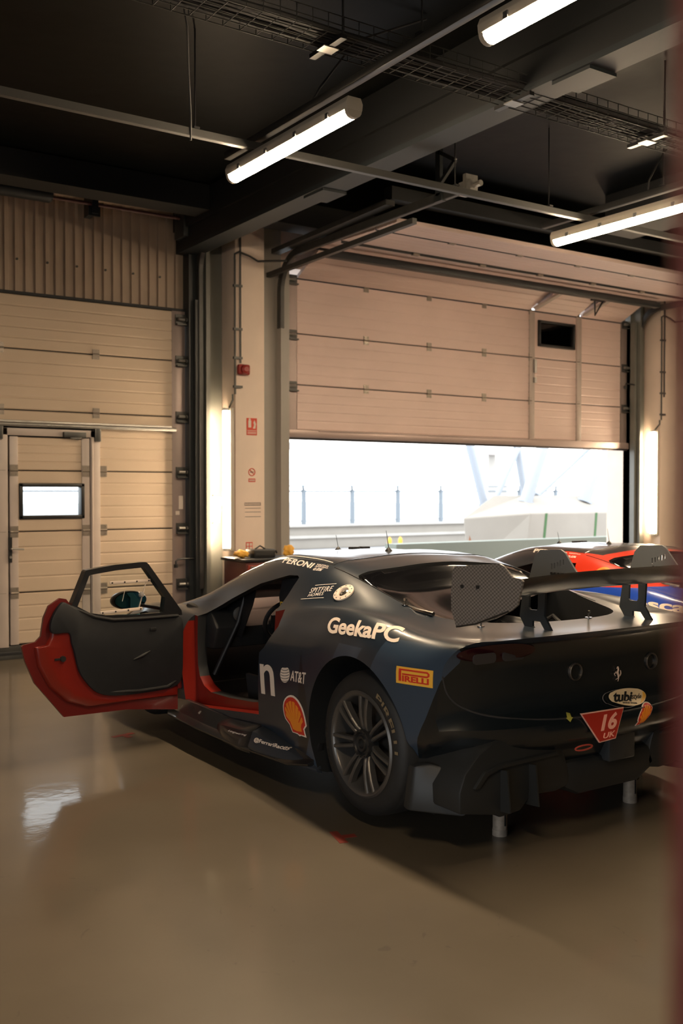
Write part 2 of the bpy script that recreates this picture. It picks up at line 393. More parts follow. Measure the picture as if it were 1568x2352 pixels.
for x0, x1, z0, z1 in ((9.70, 10.39, 3.545, 3.575), (9.70, 10.39, 3.86, 3.89), (9.70, 9.735, 3.545, 3.89), (10.355, 10.39, 3.545, 3.89)):
    b.box(x0, x1, YB-.03, YB+.06, z0, z1)
b.build('window_frame', mBLACK, D2, bevel=.005)
MB().box(9.73, 10.36, YB+.0, YB+.01, 3.57, 3.87).build('window_pane', glass('dark_window_glass', (.25, .27, .27), .03), D2)
b = MB(); b.box(5.80, 11.5, YB-.05, YB+.05, 2.215, 2.30, 0); b.box(5.80, 11.5, YB-.02, YB+.03, 2.19, 2.215, 1); b.box(6.2, 11.35, YB-.058, YB-.05, 2.285, 2.30, 0)
b.build('bottom_rail', [M('bottom_rail_pink', (.46, .36, .33), .35, metal=.3), mSEAM], D2, bevel=.004)
b = MB(); b.bar((5.86, 9.0, 4.12), (11.2, 9.0, 4.12), .10, .07); b.build('stiffener', mSTEELD, D2, bevel=.01)
for z in (2.81, 3.385, 4.0):
    for x in (6.9, 7.85, 8.75): hinge(D2, x, z, YB)
    for x in (WX0-.05, WX1): hinge(D2, x, z, YB-.01, w=.05)
    roller(D2, 5.89, z-.02, YB-.006, -1); roller(D2, 11.42, z-.02, YB-.006)
for y in (9.262, 8.615, 8.015): MB().box(5.79, 11.5, y-.006, y+.006, 4.146 if y < 9 else 4.222, 4.20 if y < 9 else 4.27).build('seam_seal', mSEAM, D2)
for y in (8.615, 8.015):
    for x in (6.75, 7.7, 8.6, 9.5, 10.4):
        MB().box(x-.04, x+.04, y-.022, y+.022, 4.14, 4.16).build('hinge', mCORNER, D2)
b = MB(); b.box(9.60, 9.64, YB-.05, YB-.01, 3.05, 3.12); b.box(9.60, 9.64, YB-.05, YB-.01, 3.18, 3.36); b.build('lock_plate', mGALV, D2)
b = MB(); b.bar((9.57, 9.66, 4.02), (9.60, 9.18, 4.17), .07, .03); b.bar((10.5, 9.66, 4.02), (10.5, 9.18, 4.17), .07, .03); b.build('wicket_arm', mFRAMEP, D2)
b = MB(); b.tube([(10.30, 9.3, 4.16), (10.44, 9.42, 3.98), (10.46, 9.3, 4.15)], .012, 6); b.box(10.25, 10.5, 9.27, 9.33, 4.14, 4.17); b.build('door_closer', mBLACK, D2)
b = MB(); b.tube([(11.46, 9.6, 3.12), (11.28, 9.6, 3.13), (11.26, 9.6, 3.08)], .010, 8); b.tube([(11.26, 9.6, 3.09), (11.26, 9.6, 3.05)], .022, 8); b.build('pull_hook', mBLACK, D2)

# door tracks: curve out of the vertical guide and run back under the ceiling
def track(label, x, zt, y0, yend, zlow, r=.38, mat=mGALVD, drops=()):
    t = thing('door_track', label, 'door track', (x, 0, 0), group='overhead door tracks')
    path = [(0, y0, zlow), (0, y0, zt-r)] + [(0, y0-r+r*math.cos(a), zt-r+r*math.sin(a)) for a in [PI/2*k/8 for k in range(1, 8)]] + [(0, y0-r, zt), (0, yend, zt)]
    b = MB()
    for i in range(len(path)-1):
        p, q = Vector(path[i]), Vector(path[i+1]); d = (q-p).normalized(); nn = Vector((0, d.z, -d.y))
        for off, wd, th in ((nn*.0, .012, .07), ):
            b.obox((p+q)/2, (q-p)/2*1.01, Vector((.006, 0, 0)), nn*.035)
        for s_ in (-1, 1):
            b.obox((p+q)/2+nn*.035*s_+Vector((.02, 0, 0)), (q-p)/2*1.01, Vector((.02, 0, 0)), nn*.004)
            b.obox((p+q)/2+nn*.028*s_+Vector((.04, 0, 0)), (q-p)/2*1.01, Vector((.003, 0, 0)), nn*.008)
    b.build('rail', mat, t)
    b = MB(); b.box(-.01, .07, yend-.05, yend+.10, zt-.06, zt+.05); b.tube([(.03, yend-.06, zt), (.03, yend-.14, zt)], .025, 10); b.box(-.03, .10, yend-.02, yend+.02, zt-.03, zt+.1)
    b.build('end_stop', mGALV, t)
    for y in drops:
        b = MB(); b.box(-.035, .0, y-.03, y+.03, zt, ZC); b.box(-.035, .02, y-.05, y+.05, zt-.05, zt+.02); b.bar((-.02, y, ZC-.03), (-.02, y-.22, ZC-.16), .03, .03); b.bar((-.02, y-.22, ZC-.16), (-.02, y-.03, ZC-.3), .03, .03)
        b.build('hanger', mSTEELD, t)
    return t
track('galvanised door track curving up beside the left side of the cream pillar', 4.66, 4.28, 9.62, 6.5, 0.6, drops=(8.4,))
track('door track ending in a roller stop above the left of the half open door', 5.64, 4.17, 9.62, 6.5, 3.4, drops=(6.85,))
t3 = track('door track partly seen at the right side of the half open door', 11.55, 4.17, 9.62, 6.5, 3.4, drops=(7.2,))
b = MB(); b.bar((5.55, 9.7, 3.98), (5.55, 7.1, 4.0), .05, .05); b.bar((5.58, 9.6, 4.22), (5.58, 7.5, 4.26), .10, .05)
o = b.build('track_angle', mGALVD); tag(o, 'long steel angle beside the door track left of the half open door', 'steel angle')

# ------------------------------------------------------------------ fluorescent battens on their trunking
def batten(x, y0, y1, label):
    t = thing('fluorescent_lamp', label, 'ceiling lamp', (x, (y0+y1)/2, 3.80), group='fluorescent battens under the ceiling')
    L = (y1-y0)/2
    b = MB(); prof = [(-.055, .0), (-.06, .04), (-.045, .075), (.045, .075), (.06, .04), (.055, .0)]
    b.prism([(p[0], -L, p[1]) for p in prof], (0, 2*L, 0)); b.build('housing', mHOUS, t, bevel=.004)
    b = MB(); prof = [(-.052, .0)]+[(.05*math.cos(a), .045*math.sin(a)) for a in [PI+PI*k/8 for k in range(0, 9)]]+[(.052, .0)]
    b.prism([(p[0], -L+.03, p[1]) for p in prof[1:-1]], (0, 2*L-.06, 0)); b.build('diffuser', mLAMP, t)
    b = MB()
    for s_ in (-1, 1): MB().prism([(p[0]*1.02, s_*L, p[1]*1.02) for p in prof[1:-1]], (0, -s_*.03, 0)).build('end_cap', mHOUS, t)
    for k in range(4):
        yy = -L+.2+k*(2*L-.4)/3
        MB().box(-.066, -.056, yy-.015, yy+.015, -.005, .03).build('clip', mCLIPM, t); MB().box(.056, .066, yy-.015, yy+.015, -.005, .03).build('clip', mCLIPM, t)
    return t
batten(3.33, 4.82, 6.32, 'lit fluorescent batten in the middle of the picture, nearest the closed overhead door')
batten(3.33, 2.20, 3.70, 'lit fluorescent batten cut off by the top edge of the picture')
batten(6.53, 4.86, 6.36, 'lit fluorescent batten at the right edge above the half open door')
for x in (.13, 3.33, 6.53, 9.7, 12.9):  # unseen battens along the lamp grid, added to brighten walls and curtain
    for y in (-3.0, -.4, 2.2, 4.84):
        if (x, y) == (.13, 2.2) or (x == 3.33 and y > 2) or (x == 6.53 and y > 4) or (x == .13 and y < -1) : continue
        if (x, y) in ((6.53, 2.2), (3.33, -.4), (6.53, -.4), (9.7, -3.0), (6.53, -3.0), (3.33, -3.0)) or (x > 9 and y < 2) or (x, y) in ((.13, 4.84), (12.9, 2.2)): continue
        batten(x, y, y+1.5, 'lit fluorescent batten added outside the picture to brighten the garage')
def trunk(name, label, p0, p1, w=.06, h=.06):
    b = MB(); b.bar(p0, p1, w, h); return b
mTRK = M('trunking_grey', (.06, .06, .058), .4, metal=.5)
t = MB(); t.box(3.305, 3.355, YF, 6.4, 3.94, 3.99); o = t.build('lighting_trunking', mTRK, bevel=.004); tag(o, 'steel lighting trunking running from the camera towards the closed door above the two nearest lamps', 'cable trunking')
t = MB(); t.box(6.505, 6.555, YF, 6.5, 3.94, 3.99); o = t.build('lighting_trunking', mTRK, bevel=.004); tag(o, 'steel lighting trunking above the lamp at the right edge', 'cable trunking')
t = MB(); t.box(XL, 12, 5.935, 5.985, 3.885, 3.93, 0); t.box(XL, 12, 5.94, 5.98, 3.882, 3.885, 1); o = t.build('lighting_trunking', [mTRK, mGALVD]); tag(o, 'long steel trunking crossing the picture from left to right between the lamps', 'cable trunking')
for x, y, l in ((2.87, 5.96, 'left of the middle lamp'), (5.05, 5.96, 'between the middle lamp and the roof beam'), (6.05, 5.96, 'left of the lamp at the right edge'), (-.3, 5.96, 'at the left end of the trunking')):
    b = MB(); b.tube([(x, y, 3.935), (x, y, ZC-.002)], .005, 6); b.box(x-.02, x+.02, y-.03, y+.03, 3.932, 3.945)
    o = b.build('hanging_rod', mBLACK); tag(o, 'thin black rod holding the crosswise trunking %s' % l, 'hanging rod', group='trunking rods')
for x, y, l in ((3.33, 4.2, 'between the two nearest lamps'), (3.33, 1.4, 'near the camera'), (6.53, 5.2, 'above the lamp at the right edge')):
    b = MB(); b.tube([(x, y, 3.995), (x, y, ZC-.002)], .005, 6); b.box(x-.03, x+.03, y-.02, y+.02, 3.992, 4.005)
    o = b.build('hanging_rod', mBLACK); tag(o, 'thin black rod holding the lengthwise trunking %s' % l, 'hanging rod', group='trunking rods')
# loose cables
for pts, l in (([(2.5, 5.4, 4.56), (2.6, 5.5, 4.35), (2.75, 5.8, 4.2), (2.82, 5.92, 4.0), (2.83, 5.94, 3.85)], 'thin black cable bent down from the dark ceiling to the trunking at left'),
               ([(4.0, 5.0, 4.56), (3.6, 5.2, 4.4), (3.4, 5.3, 4.1), (3.345, 5.3, 4.005)], 'thin black cable dropping to the middle lamp'),
               ([(6.9, 5.2, 4.56), (6.65, 5.3, 4.3), (6.545, 5.35, 4.08), (6.53, 5.35, 4.005)], 'thin black cable dropping to the lamp at the right edge')):
    o = MB().tube(pts, .007, 6).build('cable', mRUBBERD); tag(o, l, 'cable')
# wire mesh cable tray full of cables
t = thing('cable_tray', 'dark wire basket tray of cables crossing under the ceiling', 'cable tray', (0, 4.72, 4.08))
b = MB(); x0, x1 = XL+.1, 11.0
for y, z in ((-.13, 0), (-.065, 0), (0, 0), (.065, 0), (.13, 0), (-.13, .05), (.13, .05), (-.13, .10), (.13, .10)): b.tube([(x0, y, z), (x1, y, z)], .0035, 5)
x = x0
while x < x1: b.tube([(x, -.13, .10), (x, -.13, 0), (x, .13, 0), (x, .13, .10)], .003, 5, cap=False); x += .10
b.build('wire_basket', M('tray_wire', (.035, .035, .034), .45, metal=.4), t)
random.seed(3)
for k in range(9):
    y = -.10+.024*k; pts = [(x0+i*.6, y+random.uniform(-.012, .012), .018+random.uniform(0, .03)) for i in range(int((x1-x0)/.6)+1)]
    MB().tube(pts, random.choice([.010, .013, .016]), 7).build('cable', mRUBBERD, t)
for x in (1.6, 3.08, 4.48, 5.75, 7.4):
    b = MB(); b.box(x-.02, x+.02, -.16, .16, -.03, -.006, 1); b.tube([(x, -.15, -.02), (x, -.15, .485)], .006, 6, 1); b.box(x-.05, x+.05, -.04, .04, -.036, -.03, 0); b.build('bracket', [mGALV, mBLACK], t)

# ------------------------------------------------------------------ pillar fittings
def tube_light(x, label):
    t = thing('tube_light', label, 'tube light', (x, 9.475, 1.0), group='tube lights on the pillars')
    b = MB(); b.box(-.045, 0, -.06, .055, -.02, 1.48); b.build('housing', mHOUS, t, bevel=.006)
    MB().tube([(-.065, 0, 0), (-.065, 0, 1.46)], .036, 16).build('tube', mTUBE, t)
    MB().tube([(-.065, 0, -.02), (-.065, 0, .01)], .039, 16).build('end_cap', mWHITE, t); MB().tube([(-.065, 0, 1.45), (-.065, 0, 1.48)], .039, 16).build('end_cap', mWHITE, t)
    b = MB(); b.tube([(-.03, 0, 1.48), (-.03, -.05, 1.53), (-.03, -.085, 1.56), (-.03, -.085, 1.62)], .010, 8); b.build('cable', mGALVD, t)
tube_light(4.975, 'lit vertical tube light on the cream pillar between the doors')
tube_light(11.775, 'lit vertical tube light on the pillar at the right edge')
def conduit(x, label, bend):
    b = MB(); b.tube([(x-.012, 9.38, 2.62), (x-.012, 9.38, 4.02)], .011, 8)
    b.tube([(x+.05, 9.38, 2.95), (x+.05, 9.38, 4.5)], .011, 8)
    b.tube([(x-.012, 9.385, 4.02), (x-.01, 9.385, 4.08), (x+.03, 9.37, 4.10), (x+.15, 9.36, 4.07), (x+.25, 9.36, 4.03), (x+.6, 9.36, 4.08)], .011, 8)
    for z in (2.7, 3.0, 3.3, 3.75): b.box(x-.03, x+.07, 9.368, 9.398, z-.012, z+.012)
    o = b.build('conduit', mGALVD); tag(o, label, 'conduit')
conduit(4.98, 'pair of thin steel conduits on the pillar between the doors', 1)
conduit(11.78, 'thin steel conduits on the pillar at the right edge', 1)
t = thing('alarm_sounder', 'small dark red alarm sounder on the pillar edge above the tube light', 'alarm', (5.06, 9.40, 2.88))
MB().box(-.07, .07, -.06, 0, -.055, .055).build('back_box', mREDP, t, bevel=.02)
MB().lathe([(0, .10), (.025, .10), (.045, .085), (.05, .06), (.05, 0)], (0, 0, 0), (0, -1, 0), 20).build('horn', mREDP, t)
def quad(b, x0, x1, z0, z1, y, mi): b.box(x0, x1, y-.002, y, z0, z1, mi)
t = MB(); quad(t, 5.11, 5.235, 2.20, 2.38, 9.398, 0); quad(t, 5.13, 5.165, 2.28, 2.355, 9.3955, 1); t.tube([(5.147, 9.396, 2.365), (5.147, 9.394, 2.365)], .012, 12, 1)
t.prism([(5.185, 9.3955, 2.27), (5.2, 9.3955, 2.31), (5.19, 9.3955, 2.33), (5.205, 9.3955, 2.36), (5.222, 9.3955, 2.32), (5.215, 9.3955, 2.27)], (0, -.0015, 0), 1)
for z in (2.245, 2.228, 2.214): quad(t, 5.12, 5.225, z, z+.006, 9.3955, 1)
o = t.build('fire_sign', [mSIGNR, mSIGNW], smooth=0); tag(o, 'small red fire sign on the pillar between the doors', 'sign')
t = MB(); c = (5.173, 9.397, 1.81)
t.tube([(c[0]+.038*math.cos(a), 9.397, c[2]+.038*math.sin(a)) for a in [2*PI*k/28 for k in range(28)]], .0045, 6, 0, closed=True)
t.bar((c[0]-.026, 9.397, c[2]+.026), (c[0]+.026, 9.397, c[2]-.026), .006, .004, (0,1,0), 0); t.box(c[0]-.02, c[0]+.02, 9.396, 9.398, c[2]-.005, c[2]+.003, 1)
quad(t, 5.133, 5.215, 1.705, 1.742, 9.399, 0)
for k in range(7): quad(t, 5.141+k*.010, 5.147+k*.010, 1.714, 1.733, 9.3965, 2)
o = t.build('no_smoking_sign', [mSIGNR, mPRINT, mSIGNW], smooth=0); tag(o, 'small round red no smoking sign on the pillar between the doors', 'sign')
t = MB(); quad(t, 5.085, 5.28, 1.455, 1.488, 9.399, 0)
for z in (1.425, 1.385, 1.335): quad(t, 5.09, 5.28, z, z+.006, 9.399, 0)
quad(t, 5.08, 5.285, 1.31, 1.495, 9.3995, 1)
for k in range(12): quad(t, 5.09+k*.0155, 5.099+k*.0155, 1.462, 1.482, 9.3965, 1)
o = t.build('notice', [mPRINT, mWALL], smooth=0); tag(o, 'printed notice with ruled lines, lowest on the pillar between the doors', 'notice')
t = MB(); quad(t, 5.10, 5.18, .985, 1.07, 9.398, 0); quad(t, 5.108, 5.135, 1.03, 1.06, 9.396, 1); quad(t, 5.145, 5.172, 1.03, 1.06, 9.396, 1); quad(t, 5.108, 5.135, .992, 1.022, 9.396, 1); quad(t, 5.145, 5.172, .992, 1.022, 9.396, 1)
o = t.build('square_sign', [mSIGNR, mSIGNW], smooth=0); tag(o, 'little red square sign above the black case', 'sign')
t = thing('paper_folder', 'white folder of papers hung crooked on the dark post left of the tube light', 'folder', (4.82, 9.60, 1.42), rz=0); t.rotation_euler = (0, .12, 0)
MB().box(-.075, .085, -.012, 0, -.135, .13).build('cover', mPAPER, t, bevel=.003)
b = MB(); 
for k in range(6): b.box(.045, .065, -.0135, -.012, -.08+k*.028, -.062+k*.028)
b.build('print', mPRINT, t); b = MB(); b.tube([(-.03, -.015, .13), (-.03, -.02, .15)], .006, 6); b.tube([(.02, -.01, -.13), (.0, -.02, -.15)], .005, 6); b.build('clip', mBLACK, t)
# tool cabinet with things on it
t = thing('tool_trolley', 'dark red tool trolley with open side and black top beside the cream pillar', 'tool trolley', (5.10, 9.08, 0))
MB().box(-.30, -.08, -.24, .24, .10, .90).build('drawer_unit', M('dark_red_metal', (.10, .018, .014), .4), t, bevel=.01)
MB().box(-.33, .33, -.26, .26, .90, .93).build('top', mBLACK, t, bevel=.008)
MB().box(-.08, .31, -.24, .24, .12, .14).build('shelf', mBLACK, t, bevel=.004)
for y in (-.22, .22): MB().box(.285, .31, y-.012, y+.012, .10, .90).build('leg', mBLACK, t)
for k in range(5):
    d = MB().box(-.285, -.095, -.255, -.24, .14+k*.15, .27+k*.15).build('drawer', M('drawer_red', (.28, .035, .02), .35), t, bevel=.006)
    MB().box(-.26, -.12, -.275, -.255, .245+k*.15, .26+k*.15).build('handle', mGALV, d)
for x in (-.26, .26):
    for y in (-.18, .18): MB().tube([(x-.015, y, .05), (x+.015, y, .05)], .05, 14).build('castor', mRUBBERD, t)
t = thing('equipment_case', 'low black case with vents and a cable on the tool trolley', 'case', (5.07, 9.04, .93))
MB().box(-.12, .13, -.09, .09, 0, .085).build('case', mBLACK, t, bevel=.01)
b = MB(); b.box(-.10, .11, -.094, -.09, .045, .052); b.box(-.10, .11, -.094, -.09, .03, .037); b.build('vent', mGALVD, t)
b = MB(); b.tube([(.13, 0, .04), (.20, .02, .06), (.215, .03, .04)], .010, 7); b.tube([(-.06, 0, .085), (0, .0, .12), (.06, .0, .085)], .008, 7); b.build('cable', mRUBBERD, t)
mYEL = M('yellow_cloth', (.80, .42, .06), .7)
def lump(name, c, r, mat, label, cat, seed, sq=(1, .8, .55)):
    random.seed(seed); bm = bmesh.new(); bmesh.ops.create_icosphere(bm, subdivisions=3, radius=1)
    for v in bm.verts:
        n = 1+.22*math.sin(v.co.x*5+seed)*math.cos(v.co.y*4)+.14*math.sin(v.co.z*9+v.co.x*7+seed)
        v.co = Vector((v.co.x*sq[0]*r*n, v.co.y*sq[1]*r*n, max(-.9, v.co.z)*sq[2]*r*n))
    me = bpy.data.meshes.new(name); bm.to_mesh(me); bm.free(); me.materials.append(mat); me.polygons.foreach_set('use_smooth', [True]*len(me.polygons))
    zz = min(v.co.z for v in me.vertices)
    o = bpy.data.objects.new(name, me); o.location = (c[0], c[1], c[2]-zz); COL.objects.link(o); return tag(o, label, cat)
lump('yellow_cloth', (4.855, 9.04, .93), .075, mYEL, 'crumpled yellow cloth left of the black case on the tool trolley', 'cloth', 2)
lump('yellow_bag', (5.365, 8.96, .93), .060, mYEL, 'bright yellow bag right of the black case on the tool trolley', 'bag', 5, (1, .7, 1.0))
# tape marks
def T(c, a, s, label):
    b = MB(); ca, sa = math.cos(a), math.sin(a)
    def P(u, v): return (c[0]+u*ca-v*sa, c[1]+u*sa+v*ca, .0004)
    b.prism([P(-.10*s, 0), P(.10*s, 0), P(.10*s, .05*s), P(-.10*s, .05*s)], (0, 0, .0015)); b.prism([P(-.025*s, 0), P(.025*s, 0), P(.025*s, -.08*s), P(-.025*s, -.08*s)], (0, 0, .0015))
    o = b.build('tape_mark', mTAPE, smooth=0); tag(o, label, 'floor tape', 'tape marks on the floor')
T((2.60, 3.86), 1.3, .8, 'dark red tape mark on the floor just outside the rear wheel')
T((2.50, 6.27), .2, .8, 'dark red tape mark on the floor near the front wheel under the open door')

# ------------------------------------------------------------------ outside
mCONC = M('concrete', (.42, .40, .37), .8, noise=.1, nscale=2)
mCONCL = M('pale_concrete', (.30, .275, .24), .8, noise=.06, nscale=2)
mASPH = M('pale_asphalt', (.36, .36, .37), .8, noise=.08, nscale=1)
mWSTEEL = M('white_steel', (.34, .38, .44), .5)
mFENCE = M('fence_grey', (.16, .19, .22), .5)
mGREEN = M('moss_green', (.05, .13, .045), .8)
struct(MB().box(-30, 90, 10.05, 140, -.12, -.005).box(-30, -4.2, -30, 10.05, -.12, -.005).build('ground_outside', mASPH))
t = thing('pit_wall', 'long low pale concrete wall under the wire fence outside', 'wall', (0, 24, 0))
MB().box(-5, 70, 0, .4, 0, .62).build('wall_base', mCONCL, t, bevel=.02)
MB().box(-5, 70, -.08, 0, .30, .38).build('kerb', mCONC, t)
MB().box(-5, 70, -.12, .5, .62, .68).build('coping', mCONC, t, bevel=.01)
t = thing('debris_fence', 'grey post and rail fence with fine wire along the low wall outside', 'fence', (0, 24.2, .68))
for k in range(22):
    x = 10+k*1.66*1.0
    b = MB(); b.box(x-.05, x+.05, -.05, .05, 0, .98); b.bar((x, 0, .94), (x-.10, -.12, 1.1), .06, .06); b.build('post', mFENCE, t)
b = MB(); b.tube([(5, 0, .94), (60, 0, .94)], .028, 6); b.tube([(5, -.1, 1.09), (60, -.1, 1.09)], .020, 6); b.tube([(5, 0, .1), (60, 0, .1)], .012, 6); b.build('rail', mFENCE, t)
b = MB()
for k in range(120): b.tube([(9+k*.3, .02, 0), (9+k*.3, .02, .94)], .0022, 4, cap=False)
b.build('wire_mesh', M('fine_wire', (.5, .52, .55), .5), t)
t = thing('concrete_plinth', 'large sloped concrete block with green streaks outside the open door', 'concrete block', (0, 0, 0))
b = MB()
A = [(13.6, 15.6), (14.2, 14.6), (16.75, 14.75), (17.6, 17.4), (15.6, 17.6)]
Bt = [(14.36, 15.7), (14.9, 15.4), (16.9, 15.5), (16.9, 16.7), (15.7, 16.9)]
vs = [(x, y, 0) for x, y in A]+[(13.5, 15.65, 1.06), (14.38, 14.62, 1.17), (16.85, 14.75, 1.16), (17.6, 17.2, 1.2), (15.6, 17.6, 1.2)]+[(x, y, 1.52) for x, y in Bt]
fs = [(i, (i+1) % 5, 5+(i+1) % 5, 5+i) for i in range(5)]+[(5+i, 5+(i+1) % 5, 10+(i+1) % 5, 10+i) for i in range(5)]+[(10, 11, 12, 13, 14)]
b.add(vs, fs); b.build('block', mCONCL, t, smooth=0, bevel=.02)
for u in (.17, .80):
    p = [Vector((14.2, 14.6, 0)).lerp(Vector((16.75, 14.75, 0)), u+d) for d in (0, .028)]; q = [Vector((14.38, 14.62, 1.17)).lerp(Vector((16.85, 14.75, 1.16)), u+d) for d in (0, .028)]
    o = MB().add([v+Vector((0, -.006, 0)) for v in (p[0], p[1], q[1], q[0])]+[v for v in (p[0], p[1], q[1], q[0])], [(0,1,2,3), (4,7,6,5), (0,4,5,1), (1,5,6,2), (2,6,7,3), (3,7,4,0)]).build('moss_streak', mGREEN, t)
t = thing('support_strut', 'group of white inclined steel tubes rising from the concrete block', 'steel tubes', (0, 0, 0))
for p, q, r in (((14.84, 15.25, 1.36), (15.27, 15.2, 2.51), .13), ((16.59, 15.25, 1.36), (17.13, 15.2, 2.51), .12), ((15.5, 15.6, 1.50), (17.02, 15.6, 2.52), .06),
                ((15.32, 17.0, 1.2), (14.86, 17.0, 2.61), .10), ((15.52, 17.05, 1.2), (16.31, 17.0, 2.6), .06), ((16.8, 17.2, 1.2), (16.38, 17.1, 2.6), .09)):
    p, q = Vector(p), Vector(q); q = p+(q-p)*1.7
    b = MB(); b.tube([p, q], r, 20); b.tube([Vector(p), Vector(p)+(Vector(q)-Vector(p)).normalized()*.06], r+.045, 20); b.build('tube', mWSTEEL, t)
t = thing('overhead_gantry', 'pale grey overhead beam far outside above the pit lane', 'overhead beam', (0, 0, 0))
MB().box(-5, 26, 28, 28.4, 2.98, 3.20).build('edge_beam', M('grey_beam', (.42, .38, .37), .6), t)
for x in (-4, 26): MB().box(x-.3, x+.3, 28, 28.4, 0, 2.98).build('column', mCONC, t)
for k, x in enumerate((14.5, 14.82)):
    b = MB(); b.tube([(x, 19.5, 0), (x, 19.5, .46), (x, 19.5, .52)], [.06, .05, .01], 12, 0); b.tube([(x, 19.5, .22), (x, 19.5, .32)], .062, 12, 1)
    o = b.build('marker_post', [mYEL, mREDP]); tag(o, ('yellow and red marker post outside, left one of the pair', 'yellow and red marker post outside, right one of the pair')[k], 'marker post')
o = MB().add([(12.22, 14.2, 0), (12.62, 14.1, 0), (12.45, 14.5, 0), (12.42, 14.22, .80)], [(0,1,3), (1,2,3), (2,0,3), (0,2,1)]).build('traffic_cone', M('brown_cone', (.28, .12, .06), .6), smooth=0); tag(o, 'brown pointed marker beside the concrete block outside', 'marker')
o = MB().box(9.5, 14.6, 12.6, 12.9, 0, .78).build('low_barrier', M('grey_green', (.17, .19, .16), .7)); tag(o, 'low grey barrier outside behind the black car roof', 'barrier')

# ================================================================== the race cars
# car space: x right, y forward from the rear axle, z up from the tyre contact
def sstep(a, b, t):
    t = max(0.0, min(1.0, (t-a)/(b-a))); return t*t*(3-2*t)
def crom(P, n, t0=None, t1=None):
    """Catmull-Rom through tuples; returns n samples per segment plus the last point"""
    P = [tuple(p) for p in P]
    a = t0 or tuple(2*P[0][i]-P[1][i] for i in range(len(P[0]))); z = t1 or tuple(2*P[-1][i]-P[-2][i] for i in range(len(P[0])))
    Q = [a]+P+[z]; out = []
    for k in range(1, len(Q)-2):
        p0, p1, p2, p3 = Q[k-1:k+3]
        for j in range(n):
            t = j/n
            out.append(tuple(.5*((2*p1[i])+(-p0[i]+p2[i])*t+(2*p0[i]-5*p1[i]+4*p2[i]-p3[i])*t*t+(-p0[i]+3*p1[i]-3*p2[i]+p3[i])*t**3) for i in range(len(p1))))
    out.append(P[-1]); return out
#   y      b            c            d            e            f            g            h            i
STN = [
 (-.62, (.80,.30), (.90,.36), (.935,.54), (.93,.79), (.865,.885), (.72,.893), (.50,.898), .902),
 (-.45, (.86,.24), (.945,.31), (.96,.54), (.96,.77), (.875,.872), (.74,.88), (.56,.90), .905),
 (-.25, (.90,.16), (.965,.25), (.985,.52), (.982,.77), (.88,.885), (.76,.882), (.58,.90), .93),
 (0.0,  (.92,.12), (.98,.22), (1.0,.50), (.988,.80), (.875,.925), (.76,.915), (.60,.93), .98),
 (.30,  (.92,.11), (.975,.20), (.99,.50), (.978,.79), (.87,.935), (.77,.935), (.60,1.00), 1.07),
 (.52,  (.91,.105), (.96,.19), (.98,.47), (.967,.75), (.87,.915), (.785,.94), (.60,1.055), 1.125),
 (.72,  (.90,.10), (.95,.18), (.97,.44), (.957,.71), (.88,.88), (.79,.945), (.60,1.098), 1.152),
 (.85,  (.895,.10), (.94,.175), (.962,.43), (.95,.69), (.885,.85), (.795,.94), (.595,1.118), 1.165),
 (1.1,  (.89,.10), (.93,.17), (.945,.41), (.935,.65), (.885,.785), (.80,.90), (.59,1.128), 1.172),
 (1.5,  (.88,.10), (.92,.16), (.93,.40), (.92,.61), (.875,.73), (.80,.82), (.585,1.105), 1.166),
 (1.9,  (.88,.10), (.92,.16), (.935,.40), (.925,.60), (.87,.71), (.78,.77), (.615,.99), 1.075),
 (2.2,  (.89,.10), (.935,.17), (.955,.42), (.945,.62), (.875,.73), (.77,.77), (.67,.86), .965),
 (2.6,  (.90,.12), (.955,.18), (.98,.45), (.965,.68), (.86,.765), (.75,.75), (.68,.755), .83),
 (3.0,  (.88,.11), (.935,.17), (.96,.40), (.935,.60), (.83,.70), (.70,.695), (.55,.69), .72),
 (3.35, (.84,.10), (.89,.14), (.91,.33), (.87,.50), (.77,.585), (.65,.585), (.50,.59), .61),
 (3.60, (.76,.10), (.82,.13), (.84,.26), (.80,.38), (.71,.44), (.60,.45), (.45,.455), .47),
]
def warp(v):
    x, y, z = v
    t = sstep(-.22, -.62, y)
    if t:
        q = min(1, abs(x)/.93); y -= .10*(1-q*q)*t
        prof = [(.28,.09), (.36,.05), (.44,-.035), (.50,-.03), (.54,.015), (.60,.03), (.80,.035), (.86,.015), (.895,-.025), (.95,-.025)]
        for (a, da), (b_, db) in zip(prof, prof[1:]):
            if a <= z <= b_: y += (da+(db-da)*(z-a)/(b_-a))*t; break
        side = [(.25,.30), (.30,.26), (.555,.09), (.79,.03), (.87,.0), (1.,.0)]
        for (a, da), (b_, db) in zip(side, side[1:]):
            if a <= z <= b_: y += (da+(db-da)*(z-a)/(b_-a))*t*q**5; break
    t = sstep(2.9, 3.6, y)
    if t: y += .30*(1-(x/.88)**2)*t+.0
    return (x, y, z)
